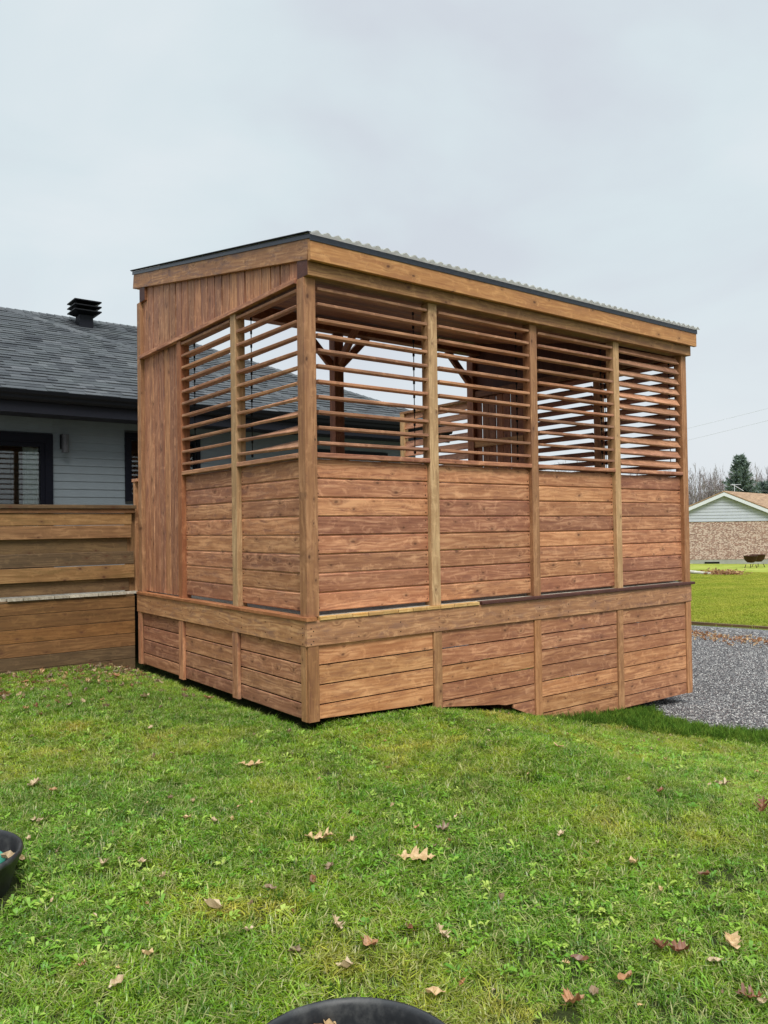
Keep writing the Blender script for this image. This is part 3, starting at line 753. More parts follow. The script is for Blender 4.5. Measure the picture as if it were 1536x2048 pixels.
s = ramp_(nt, at.outputs['Fac'], [(0, (.038, .042, .048)), (.5, (.072, .079, .087)), (1, (.125, .132, .140))])
s = mix_(nt, maprange(nt, n, .3, .7, .55, 0), s, (.025, .027, .032))
s = mix_(nt, maprange(nt, n2, .4, .7, 0, .3), s, (.10, .115, .115))
L(nt, s, b.inputs['Base Color']); b.inputs['Roughness'].default_value = .9; b.inputs['Specular IOR Level'].default_value = .25
bump_(nt, n, b, .6, .004)
sv, sf, st = [], [], []
cosr = 1/math.sqrt(1+RS*RS); sinr = RS*cosr
EXP = .142
def shingle_verts(x0, x1, d, lift, drop, hl=None):
    # d: slope distance of the butt edge from the eave
    def pt(x, dd, h): return (x, 6.5+dd*cosr-h*sinr, 2.52+dd*sinr+h*cosr)
    lim = hipx0
    t = [pt(x0, d-drop, lift), pt(x1, d-drop, lift), pt(x1, d+EXP+.03, .002), pt(x0, d+EXP+.03, .002)]
    bt = [pt(x0, d-drop, .0), pt(x1, d-drop, .0)]
    return t+bt
big = []
ncourse = int((ridgeY-6.5)/cosr/EXP)+1
for c_ in range(ncourse):
    d = c_*EXP-.02; x = HX0-.3+rnd.uniform(0, .3)
    ymid = 6.5+(d+EXP)*cosr; xend = hipx0-(ymid-6.5)
    while x < xend:
        wd_ = rnd.uniform(.13, .36); x1 = min(x+wd_, xend)
        thick = rnd.random() < .55
        V = shingle_verts(x, x1, d, .019 if thick else .009, .0 if thick else -.012)
        tone = min(1, max(0, rnd.gauss(.5, .26)))
        big.append((V, tone, x, c_)); x = x1
# the largest visible ones as single parts, the rest joined
big.sort(key=lambda t: (Vector(t[0][0])-CAM).length + (0 if -.9 < t[2] < 1.5 else 50))
for k, (V, tone, x, c_) in enumerate(big):
    F_ = [(0, 1, 2, 3), (4, 5, 1, 0), (0, 3, 4), (5, 2, 1)]
    if k < 290:
        o_ = Vector(V[0]); me = mesh('shingle', [tuple(Vector(p)-o_) for p in V], F_, m_sh)
        at_ = me.attributes.new('tone', 'FLOAT', 'POINT'); at_.data.foreach_set('value', [tone]*6)
        o = link('shingle', me); o.location = o_; o.parent = house; o.matrix_parent_inverse = world_of(house).inverted()
    else:
        n0 = len(sv); sv += V; sf += [tuple(n0+i for i in q) for q in F_]; st += [tone]*6
me = mesh('shingles', sv, sf, m_sh); at_ = me.attributes.new('tone', 'FLOAT', 'POINT'); at_.data.foreach_set('value', st)
o = link('shingles', me, house); tag(o, kind='stuff')
# cap shingles on the ridge, the hip, and the diagonal seam
def caps(p0, p1, wid, nrm, name='cap_shingles', fall=0):
    p0, p1 = Vector(p0), Vector(p1); d = p1-p0; l = d.length; d.normalize(); nrm = Vector(nrm).normalized(); sdir = d.cross(nrm).normalized()
    v, f, st = [], [], []; k = 0; t = 0
    while t < l:
        a = p0+d*t; b_ = p0+d*min(l, t+.19)
        n0 = len(v)
        for (pp, h) in ((a, .026), (b_, .012)):
            for s_, dh in ((-wid, -.012), (-wid*.5, .0), (0, .004), (wid*.5, .0), (wid, -.012)): v.append(tuple(pp+sdir*s_+nrm*(h+dh-fall*abs(s_))))
        for i in range(4): f.append((n0+i, n0+i+1, n0+6+i, n0+5+i))
        n1 = len(v)
        for s_ in (-wid, 0, wid): v.append(tuple(a+sdir*s_+nrm*(-.002-fall*abs(s_))))
        f.append((n1, n1+1, n0+2, n0+1, n0)); f.append((n1+1, n1+2, n0+4, n0+3, n0+2))
        st += [min(1, max(0, rnd.gauss(.75, .2)))]*(len(v)-n0); t += .14
    me = mesh(name, v, f, m_sh); a_ = me.attributes.new('tone', 'FLOAT', 'POINT'); a_.data.foreach_set('value', st)
    o = link(name, me, house); tag(o, kind='stuff')
pn = (0, -sinr, cosr)
caps((HX0-.3, ridgeY, ridgeZ+.0), (ridge_x1+.05, ridgeY, ridgeZ+.0), .14, (0, 0, 1), fall=.49)
caps((ridge_x1, ridgeY, ridgeZ), (hipx0, 6.5, 2.53), .12, (.35, -.35, .9), fall=.33)
caps((.42, 11.0, rz(11.0)), (4.90, 6.62, rz(6.62)), .10, pn)
# roof vent
vent = empty('roof_vent', (1.66, 10.5, rz(10.5)), label='black square roof vent with three stacked louvered caps', cat='roof vent')
def frust(z0, z1, a0, a1, cx_, cy2):
    v = [(cx_+s1*a, cy2+s2*a, z) for (z, a) in ((z0, a0), (z1, a1)) for (s1, s2) in ((-1, -1), (1, -1), (1, 1), (-1, 1))]
    return v, [(3, 2, 1, 0), (4, 5, 6, 7)]+[(i, (i+1) % 4, 4+(i+1) % 4, 4+i) for i in range(4)]
vx, vy = 1.66, 10.56; vb = rz(vy)
link('flue', mesh('flue', *frust(vb-.10, vb+.27, .125, .125, vx, vy), M_fasciah), vent)
link('core', mesh('core', *frust(vb+.27, vb+.47, .10, .10, vx, vy), M_black), vent)
for k in range(3):
    z0 = vb+.235+k*.092
    v1, f1 = frust(z0, z0+.075, .25, .14 if k < 2 else .19, vx, vy)
    if k == 2: v1, f1 = frust(z0, z0+.022, .25, .245, vx, vy)
    else: v1, f1 = frust(z0, z0+.022, .25, .245, vx, vy)
    link('vent_cap', mesh('vent_cap', v1, f1, M_black), vent)
    v2, f2 = frust(z0-.05, z0-.001, .145, .235, vx, vy); link('cap_skirt', mesh('cap_skirt', v2, f2, M_black), vent)
# wall lamp
lamp = empty('wall_lamp', (.28, HY, 1.9), label='dark grey cylinder wall lamp beside the patio door', cat='wall lamp')
v, f = [], []; tube(v, f, (.285, HY-.10, 1.745), (.285, HY-.10, 2.0), .05, .05, 20); link('lamp_body', mesh('lamp_body', v, f, plain('lamp_grey', (.035, .036, .042), .5, .1)), lamp, smooth=False)
v, f = [], []; box_bm(v, f, (.235, HY-.075, 1.80), (.275, HY+.0, 2.0)); link('wall_bracket', mesh('wall_bracket', v, f, M_black), lamp)

# ------------------------------------------------------------------ neighbour house (about 50 m away)
Fh = Vector((math.sin(yaw), math.cos(yaw), 0))
def far(pxl, depth):  # world x,y of a photo column at an axial depth (used once to place the far yard)
    d = Fv+R2*((pxl-768)/1589.2); t = depth; p = CAM+d*t; return Vector((p.x, p.y, 0))
nh_c = far(1453, 50)
ang = -R(24)
nx = Vector((math.cos(-yaw+ang*.15), math.sin(-yaw+ang*.15), 0))     # along the gable wall, to the right
ny = Vector((-nx.y, nx.x, 0))                                          # away from the viewer
rd = (ny*math.cos(R(38))+nx*math.sin(R(38))).normalized()              # ridge runs away and to the right
nh = empty('neighbor_house', nh_c+Vector((0, 0, -2.05)), label='distant bungalow with pale blue gable siding above mottled brick', cat='house')
def NP(a, d, z): p = nh_c+nx*a+rd*d; return (p.x, p.y, z)
HW = 4.6; ZG = -2.35; ZF = -1.72; ZBk = .66; APX = 2.50; PT = .42
m_brick, nt, b, out = newmat('mottled_brick')
tc = N(nt, 'ShaderNodeTexCoord'); ob = tc.outputs['UV']
bt = N(nt, 'ShaderNodeTexBrick'); L(nt, ob, bt.inputs['Vector']); bt.inputs['Scale'].default_value = 1; bt.inputs['Brick Width'].default_value = .21; bt.inputs['Row Height'].default_value = .075
bt.inputs['Mortar Size'].default_value = .008; bt.inputs['Color1'].default_value = (.16, .065, .05, 1); bt.inputs['Color2'].default_value = (.30, .15, .12, 1); bt.inputs['Mortar'].default_value = (.45, .38, .33, 1)
vo = N(nt, 'ShaderNodeTexVoronoi'); vo.inputs['Scale'].default_value = 1; L(nt, scale_(nt, ob, (12, 20, 1)), vo.inputs['Vector']); vs = N(nt, 'ShaderNodeSeparateColor'); L(nt, vo.outputs['Color'], vs.inputs[0])
c = mix_(nt, maprange(nt, vs.outputs[0], .56, .66, 0, .85), bt.outputs[0], (.56, .43, .38))
L(nt, c, b.inputs['Base Color']); b.inputs['Roughness'].default_value = .9
def quad_uv(name, pts, uvs, mat, parent, back):
    """wall slab with thickness"""
    bk = Vector(back); v = [tuple(p) for p in pts]+[tuple(Vector(p)+bk) for p in pts]; n = len(pts)
    me = mesh(name, v, [tuple(range(n)), tuple(range(2*n-1, n-1, -1))]+[(i, i+n, (i+1) % n+n, (i+1) % n) for i in range(n)], mat)
    uv = me.uv_layers.new(name='UVMap')
    for pl in me.polygons:
        for li in pl.loop_indices:
            vi = me.loops[li].vertex_index % n; uv.data[li].uv = uvs[vi]
    return link(name, me, parent)
quad_uv('brick_wall', [NP(-HW, 0, ZF), NP(HW, 0, ZF), NP(HW, 0, ZBk), NP(-HW, 0, ZBk)], [(0, 0), (2*HW, 0), (2*HW, 2.4), (0, 2.4)], m_brick, nh, rd*.2)
quad_uv('brick_wall', [NP(HW, .21, ZF), NP(HW, 11, ZF), NP(HW, 11, ZBk), NP(HW, .21, ZBk)], [(0, 0), (11, 0), (11, 2.4), (0, 2.4)], m_brick, nh, -nx*.2)
quad_uv('brick_wall', [NP(-HW, 11, ZF), NP(-HW, .21, ZF), NP(-HW, .21, ZBk), NP(-HW, 11, ZBk)], [(0, 0), (11, 0), (11, 2.4), (0, 2.4)], m_brick, nh, nx*.2)
M_conc = plain('foundation_concrete', (.30, .30, .27), .9, 0, .3, .2, 2)
quad_uv('foundation', [NP(-HW, .02, ZG), NP(HW, .02, ZG), NP(HW, .02, ZF-.002), NP(-HW, .02, ZF-.002)], [(0, 0)]*4, M_conc, nh, rd*.3)
quad_uv('foundation', [NP(HW-.02, .4, ZG), NP(HW-.02, 11, ZG), NP(HW-.02, 11, ZF-.002), NP(HW-.02, .4, ZF-.002)], [(0, 0)]*4, M_conc, nh, -nx*.3)
quad_uv('foundation_vent', [NP(-1.4, -.02, -1.96), NP(-.5, -.02, -1.96), NP(-.5, -.02, -1.86), NP(-1.4, -.02, -1.86)], [(0, 0)]*4, M_black, nh, rd*.04)
M_blue = plain('pale_blue_siding', (.43, .45, .52), .55, 0, .4, .05, 3); M_trim = plain('white_trim', (.60, .61, .66), .5, 0, .4, .05)
z = ZBk+.02
while z < APX-.12:
    h = .20
    hw0 = (APX-.08-z)/PT; hw1 = max(.02, (APX-.08-(z+h))/PT)
    hw0 = min(hw0, HW+.05); hw1 = min(hw1, HW+.05)
    pts = [NP(-hw0, -.05, z), NP(hw0, -.05, z), NP(hw1, -.02, z+h-.012), NP(-hw1, -.02, z+h-.012)]
    quad_uv('siding_board', pts, [(0, 0)]*4, M_blue, nh, rd*.08); z += h
def nbeam(name, a0, z0, a1, z1, h, d0, d1, mat):
    quad_uv(name, [NP(a0, d0, z0-h), NP(a1, d0, z1-h), NP(a1, d0, z1), NP(a0, d0, z0)], [(0, 0)]*4, mat, nh, rd*(d1-d0))
EV = HW+.55
nbeam('rake_board', -EV, APX-EV*PT, 0, APX, .22, -.38, -.30, M_trim); nbeam('rake_board', 0, APX, EV, APX-EV*PT, .22, -.38, -.30, M_trim)
m_rf, nt, b, out = newmat('tan_shingles'); geo = N(nt, 'ShaderNodeNewGeometry')
n = noise_(nt, scale_(nt, geo.outputs['Position'], (2, 2, 14)), 1, 4, .7)
L(nt, ramp_(nt, n, [(.35, (.20, .115, .065)), (.65, (.40, .26, .155))]), b.inputs['Base Color']); b.inputs['Roughness'].default_value = .9
for s_ in (-1, 1):
    P4 = [NP(0, -.40, APX+.03), NP(s_*EV, -.40, APX-EV*PT+.03), NP(s_*EV, 11.5, APX-EV*PT+.03), NP(0, 11.5, APX+.03)]
    quad_uv('roof', P4, [(0, 0)]*4, m_rf, nh, (0, 0, .06))
# antenna mast lying on the ridge
v, f = [], []
a0 = Vector(NP(0, 1.6, APX+.02)); tube(v, f, a0, a0+Vector((0, 0, .55)), .018, .018, 6); tube(v, f, a0+Vector((0, 0, .55))-nx*.15, a0+Vector((0, 0, .12))+nx*.55, .02, .02, 6); tube(v, f, a0+Vector((0, 0, .5))-nx*.25, a0+Vector((0, 0, .52))+nx*.4, .015, .015, 6)
o = link('tv_antenna', mesh('tv_antenna', v, f, M_trim)); tag(o, 'thin white aerial on the ridge of the distant bungalow', 'antenna')

# fire bowls
def fire_bowl(c, r, label):
    e = empty('fire_bowl', c, label=label, cat='fire pit', group='rusty fire bowls by the far house')
    v, f = [], []; n = 20; rings = [(0, 0), (.45, .02), (.8, .16), (1.0, .42), (1.06, .43), (.98, .44), (.78, .2), (.4, .06), (0, .05)]
    for (rr, hh) in rings:
        for i in range(n):
            t = 2*math.pi*i/n; v.append((c[0]+math.cos(t)*r*rr, c[1]+math.sin(t)*r*rr, c[2]+.28*r/.4+hh*r*2.4))
    for j in range(len(rings)-1):
        for i in range(n): f.append((j*n+i, j*n+(i+1) % n, (j+1)*n+(i+1) % n, (j+1)*n+i))
    link('bowl', mesh('bowl', v, f, M_iron), e, smooth=True)
    for k in range(3):
        t = .5+k*2.094; v, f = [], []
        tube(v, f, (c[0]+math.cos(t)*r*.75, c[1]+math.sin(t)*r*.75, c[2]+.45*r), (c[0]+math.cos(t)*r*.95, c[1]+math.sin(t)*r*.95, c[2]-.02), .02, .02, 5)
        link('leg', mesh('leg', v, f, M_iron), e)
for (pxl, dp, r, lb) in ((1499, 43.5, .37, 'rusty round fire bowl on thin legs, the left of two by the brick house'), (1514, 45.0, .40, 'rusty round fire bowl on thin legs, the right of two by the brick house')):
    p = far(pxl, dp); fire_bowl((p.x, p.y, gz(p.x, p.y)+.02), r, lb)
# log and leaf heap on the far lawn
M_log = plain('pale_dry_log', (.55, .52, .45), .8, 0, .3, .25, 8)
a = far(1368, 36); b2 = far(1419, 35.2); v, f = [], []
tube(v, f, (a.x, a.y, gz(a.x, a.y)+.13), (b2.x, b2.y, gz(b2.x, b2.y)+.07), .085, .06, 10)
o = link('fallen_log', mesh('fallen_log', v, f, M_log)); tag(o, 'pale bare log lying on the far lawn near the brick house', 'log')

# ------------------------------------------------------------------ timber edging of the drive
M_edge = MW['olive']
edg = empty('timber_edging', (11.5, 3, -1.36), label='low dark timber edging between gravel drive and the far lawn', cat='edging')
for k, y in enumerate(np.arange(-12, 30, 2.4)):
    y = float(y); xa, xb = float(edge_far(y)), float(edge_far(y+2.39))
    board('edging_timber', edg, M_edge, (xa, y, gz(xa, y)+.015), (xb, y+2.39, gz(xb, y+2.39)+.015), .075, .06)

# ------------------------------------------------------------------ far wood, pine, power lines
def bark(name, c): return plain(name, c, .9, 0, .2, .25, 3)
rw = random.Random(5)
def wood_mass(name, label, n, az0, az1, d0, d1, h0, h1, mat, seed):
    rr = random.Random(seed); V, Fc = [], []
    for k in range(n):
        az = rr.uniform(az0, az1); d = rr.uniform(d0, d1)
        x = CAM.x+math.sin(az)*d; y = CAM.y+math.cos(az)*d; z0 = gz(x, y)-.3; h = rr.uniform(h0, h1)*(.9+.2*mnoise.noise(Vector((x*.04, y*.04, 0))))
        lean = Vector((rr.uniform(-.05, .05), rr.uniform(-.05, .05), 1)).normalized()
        p = Vector((x, y, z0)); r = h*.008
        pts = [p+lean*h*t for t in (0, .5, 1)]
        for i in range(2): tube(V, Fc, pts[i], pts[i+1], r*(1-.5*i), r*(.5-.4*i), 3)
        for j in range(34):
            t = rr.uniform(.22, .98); q = p+lean*h*t; a = rr.uniform(0, 6.283); el = rr.uniform(.7, 1.35)
            l = (1-t*.7)*h*rr.uniform(.14, .26); dr = Vector((math.cos(a)*math.cos(el), math.sin(a)*math.cos(el), math.sin(el)))
            e = q+dr*l; s_ = .028*rr.uniform(.6, 1.2)
            n0 = len(V); sd_ = Vector((-math.sin(a), math.cos(a), 0))*s_
            V += [tuple(q-sd_), tuple(q+sd_), tuple(e)]; Fc.append((n0, n0+1, n0+2))
            for m_ in range(3):
                q2 = q+dr*l*rr.uniform(.3, .9); a2 = a+rr.uniform(-1.1, 1.1); el2 = rr.uniform(.6, 1.4); l2 = l*rr.uniform(.35, .7)
                e2 = q2+Vector((math.cos(a2)*math.cos(el2), math.sin(a2)*math.cos(el2), math.sin(el2)))*l2
                n0 = len(V); s2 = Vector((-math.sin(a2), math.cos(a2), 0))*s_*.7; V += [tuple(q2-s2), tuple(q2+s2), tuple(e2)]; Fc.append((n0, n0+1, n0+2))
    me = bpy.data.meshes.new(name); me.from_pydata(V, [], Fc); me.materials.append(mat); me.update()
    o = link(name, me); tag(o, label, 'woodland', kind='stuff'); return o
M_w1 = bark('bare_twigs', (.22, .185, .18))
wood_mass('bare_woodland', 'leafless grey wood along the horizon', 4200, R(-12), R(78), 105, 150, 9.0, 12.5, M_w1, 3)
# undergrowth bank so that the wood closes at its foot
M_ug = plain('undergrowth', (.115, .10, .088), .95, 0, .1, .4, .6)
v, f = [], []
for k in range(160):
    az = R(-30)+R(120)*k/159; d = 150+6*math.sin(k*.7); x = CAM.x+math.sin(az)*d; y = CAM.y+math.cos(az)*d; z0 = gz(x, y)
    hh = 7.2+1.2*mnoise.noise(Vector((k*.35, 0, 0)))+rw.uniform(-.5, .5)
    v += [(x, y, z0-1), (x, y, z0+hh*.6), (x+math.sin(az)*6, y+math.cos(az)*6, z0+hh), (x+math.sin(az)*12, y+math.cos(az)*12, z0-1)]
for k in range(159):
    for j in range(3): f.append((4*k+j, 4*k+4+j, 4*k+5+j, 4*k+1+j))
o = link('woodland_undergrowth', mesh('woodland_undergrowth', v, f, M_ug)); tag(o, 'brown undergrowth bank inside the far wood', 'undergrowth', kind='stuff')
# pine with drooping needle sprays
m_pine, nt, b, out = newmat('hazy_pine_needles'); geo = N(nt, 'ShaderNodeNewGeometry')
n = noise_(nt, geo.outputs['Position'], 1.6, 4, .7)
L(nt, ramp_(nt, n, [(.35, (.085, .125, .108)), (.65, (.18, .235, .20))]), b.inputs['Base Color']); b.inputs['Roughness'].default_value = .8  # paled grey-green: distance haze is put into the needle colour
def pine(c, h, wr, label, seed):
    rr = random.Random(seed); e = empty('pine_tree', c, label=label, cat='tree'); c = Vector(c)
    v, f = [], []; tube(v, f, c-Vector((0, 0, .3)), c+Vector((0, 0, h*.6)), h*.022, h*.012, 8); tube(v, f, c+Vector((0, 0, h*.6)), c+Vector((0, 0, h*.99)), h*.012, .02, 8)
    link('trunk', mesh('trunk', v, f, bark('pine_bark', (.10, .075, .06))), e)
    v, f = [], []
    for k in range(210):
        t = (k+rr.random())/210; zz = .10+.90*t; a = k*2.399+rr.uniform(-.4, .4); L_ = wr*((1-t)**.75)*rr.uniform(.6, 1.12)+.25
        if rr.random() < .12: L_ *= 1.25
        base = c+Vector((0, 0, h*zz)); droop = -.10+.75*t**1.5
        dr = Vector((math.cos(a), math.sin(a), droop)).normalized()
        sd_ = Vector((-math.sin(a), math.cos(a), 0))
        m_ = int(6+L_*7)
        for j in range(m_):
            u = (j+.5)/m_; q = base+dr*L_*u+Vector((0, 0, .18*L_*u*u))
            for s_ in range(6):
                a2 = rr.uniform(0, 6.283); l2 = rr.uniform(.22, .5)*(1.1-.4*u)
                dd = (dr*rr.uniform(.4, 1)+sd_*math.cos(a2)*.9+Vector((0, 0, 1))*math.sin(a2)*.7).normalized()
                ww = dd.cross(Vector((rr.uniform(-1, 1), rr.uniform(-1, 1), .3))).normalized()*.045
                n0 = len(v); v += [tuple(q-ww), tuple(q+ww), tuple(q+dd*l2)]; f.append((n0, n0+1, n0+2))
    link('crown', mesh('crown', v, f, m_pine), e)
p = far(1482, 72); zp = gz(p.x, p.y); pine((p.x, p.y, zp), 6.5-zp, 2.2, 'tall dark green pine behind the distant bungalow', 1)
p = far(1530, 78); zp = gz(p.x, p.y); pine((p.x, p.y, zp), 4.3-zp, 4.2, 'lower broad evergreen right of the tall pine', 2)
# overhead wires on poles outside the view
M_wire = plain('wire_grey', (.36, .37, .40), .5)
pole_l = far(900, 88); pole_r = far(2100, 60)
def wire(name, zl, zr_, label, sag=.6, r=.010):
    v, f = [], []; a = Vector((pole_l.x, pole_l.y, zl)); b_ = Vector((pole_r.x, pole_r.y, zr_)); prev = a
    for i in range(1, 25):
        t = i/24; q = a.lerp(b_, t)-Vector((0, 0, sag*4*t*(1-t))); tube(v, f, prev, q, r, r, 5); prev = q
    o = link(name, mesh(name, v, f, M_wire)); tag(o, label, 'power line', 'power lines over the neighbour')
wire('power_line', 5.6, 14.6, 'upper thin grey overhead wire right of the pavilion')
wire('power_line', 4.4, 13.6, 'second thin grey overhead wire, just below the upper one')
wire('power_line', 4.8, 2.6, 'lowest pale overhead wire crossing in front of the bare wood', .1)
for (p, h, lb) in ((pole_l, 9, 'wooden utility pole hidden behind the pavilion'), (pole_r, 16, 'wooden utility pole beyond the right edge')):
    v, f = [], []; tube(v, f, (p.x, p.y, gz(p.x, p.y)-.5), (p.x, p.y, h-0.5 if h == 16 else 6.2), .15, .11, 10)
    o = link('utility_pole', mesh('utility_pole', v, f, M_log)); tag(o, lb, 'utility pole')

# ------------------------------------------------------------------ grass
def tri_mesh(name, V, F_, mat, tones=None):
    me = bpy.data.meshes.new(name); me.from_pydata(V, [], F_); me.materials.append(mat)
    if tones is not None: a = me.attributes.new('tone', 'FLOAT', 'POINT'); a.data.foreach_set('value', tones)
    me.update(); return me
m_grass, nt, b, out = newmat('grass_blades')
geo = N(nt, 'ShaderNodeNewGeometry'); oi = N(nt, 'ShaderNodeObjectInfo'); at = N(nt, 'ShaderNodeAttribute', attribute_name='tone')
pc = N(nt, 'ShaderNodeVectorMath', operation='MULTIPLY'); L(nt, oi.outputs['Location'], pc.inputs[0]); pc.inputs[1].default_value = (1, 1, 0)
c = grass_color(nt, pc.outputs[0])
hv = N(nt, 'ShaderNodeHueSaturation'); L(nt, c, hv.inputs['Color'])
L(nt, maprange(nt, oi.outputs['Random'], 0, 1, .482, .515, False), hv.inputs['Hue'])
L(nt, maprange(nt, math_(nt, 'FRACT', math_(nt, 'MULTIPLY', oi.outputs['Random'], 13.7)), 0, 1, .5, 1.45, False), hv.inputs['Value'])
c = hv.outputs[0]
wn = noise_(nt, pc.outputs[0], .55, 5, .7, .8)
c = mix_(nt, maprange(nt, wn, .56, .70, 0, .35), c, (.36, .29, .10))
c = mix_(nt, maprange(nt, at.outputs['Fac'], .74, .92, 0, .75), c, (.50, .46, .20))       # dry blades
c = mix_(nt, maprange(nt, at.outputs['Fac'], 0, .35, .45, 0), c, (.10, .24, .025))
df = N(nt, 'ShaderNodeBsdfDiffuse'); L(nt, c, df.inputs[0]); tl = N(nt, 'ShaderNodeBsdfTranslucent'); L(nt, c, tl.inputs[0])
gs = N(nt, 'ShaderNodeBsdfGlossy'); gs.inputs['Roughness'].default_value = .35; gs.inputs[0].default_value = (.9, .95, 1, 1)
m1 = N(nt, 'ShaderNodeMixShader'); m1.inputs[0].default_value = .38; L(nt, df.outputs[0], m1.inputs[1]); L(nt, tl.outputs[0], m1.inputs[2])
m2 = N(nt, 'ShaderNodeMixShader'); m2.inputs[0].default_value = .03; L(nt, m1.outputs[0], m2.inputs[1]); L(nt, gs.outputs[0], m2.inputs[2]); L(nt, m2.outputs[0], out.inputs[0])
m_lush_shaded, nt, b, out = newmat('shaded_lush_grass_blades')
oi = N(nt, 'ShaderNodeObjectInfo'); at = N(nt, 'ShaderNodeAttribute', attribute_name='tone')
c = ramp_(nt, oi.outputs['Random'], [(0, (.045, .11, .016)), (.6, (.085, .175, .022)), (1, (.17, .26, .035))])  # long grass's own deeper green, with slight shading painted in
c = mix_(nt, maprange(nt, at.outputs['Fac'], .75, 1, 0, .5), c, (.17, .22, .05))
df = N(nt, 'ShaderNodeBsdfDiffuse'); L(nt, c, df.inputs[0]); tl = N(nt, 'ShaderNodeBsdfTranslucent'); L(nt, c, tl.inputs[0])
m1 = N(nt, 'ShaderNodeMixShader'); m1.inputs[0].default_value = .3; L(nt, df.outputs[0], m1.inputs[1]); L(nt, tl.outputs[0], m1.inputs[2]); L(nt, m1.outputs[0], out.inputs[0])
m_weed, nt, b, out = newmat('broad_weeds')
oi = N(nt, 'ShaderNodeObjectInfo')
c = ramp_(nt, oi.outputs['Random'], [(0, (.11, .27, .022)), (.6, (.23, .42, .04)), (1, (.46, .56, .11))])
df = N(nt, 'ShaderNodeBsdfDiffuse'); L(nt, c, df.inputs[0]); tl = N(nt, 'ShaderNodeBsdfTranslucent'); L(nt, c, tl.inputs[0])
gs = N(nt, 'ShaderNodeBsdfGlossy'); gs.inputs['Roughness'].default_value = .4
m1 = N(nt, 'ShaderNodeMixShader'); m1.inputs[0].default_value = .3; L(nt, df.outputs[0], m1.inputs[1]); L(nt, tl.outputs[0], m1.inputs[2])
m2 = N(nt, 'ShaderNodeMixShader'); m2.inputs[0].default_value = .03; L(nt, m1.outputs[0], m2.inputs[1]); L(nt, gs.outputs[0], m2.inputs[2]); L(nt, m2.outputs[0], out.inputs[0])
def tuft(seed, n=34, rad=.05, h0=.014, h1=.042, wd=.0042, flop=1.9):
    rr = random.Random(seed); V, F_, T = [], [], []
    for i in range(n):
        a = rr.uniform(0, 6.283); r = rad*math.sqrt(rr.random()); x, y = r*math.cos(a), r*math.sin(a)
        h = rr.uniform(h0, h1); d = rr.uniform(0, 6.283); k = rr.uniform(.2, 1.1)*flop*h
        dx, dy = math.cos(d)*k, math.sin(d)*k; sx_, sy_ = -math.sin(d), math.cos(d); w_ = wd*rr.uniform(.6, 1.3); t = rr.random(); n0 = len(V)
        V += [(x-sx_*w_/2, y-sy_*w_/2, -.005), (x+sx_*w_/2, y+sy_*w_/2, -.005), (x+dx*.35-sx_*w_*.5, y+dy*.35-sy_*w_*.5, h*.6), (x+dx*.35+sx_*w_*.5, y+dy*.35+sy_*w_*.5, h*.6), (x+dx, y+dy, h*(1-.25*k/h*rr.random()))]
        F_ += [(n0, n0+1, n0+3, n0+2), (n0+2, n0+3, n0+4)]; T += [t]*5
    return V, F_, T
def weed(seed):
    rr = random.Random(seed); V, F_ = [], []
    for i in range(rr.randint(6, 10)):
        a = rr.uniform(0, 6.283); l = rr.uniform(.018, .045); w_ = l*rr.uniform(.28, .45); up = rr.uniform(.15, .7); n0 = len(V)
        r0 = rr.uniform(0, .02); ca, sa = math.cos(a), math.sin(a)
        for (t, ww) in ((0, .2), (.35, .9), (.7, 1), (1, .15)):
            z = .008+l*up*math.sin(t*2.2)
            for s_ in (-1, 1): V.append((ca*(r0+l*t)-sa*s_*w_*ww*.5, sa*(r0+l*t)+ca*s_*w_*ww*.5, z))
        for j in range(3): F_.append((n0+2*j, n0+2*j+1, n0+2*j+3, n0+2*j+2))
    return V, F_, None
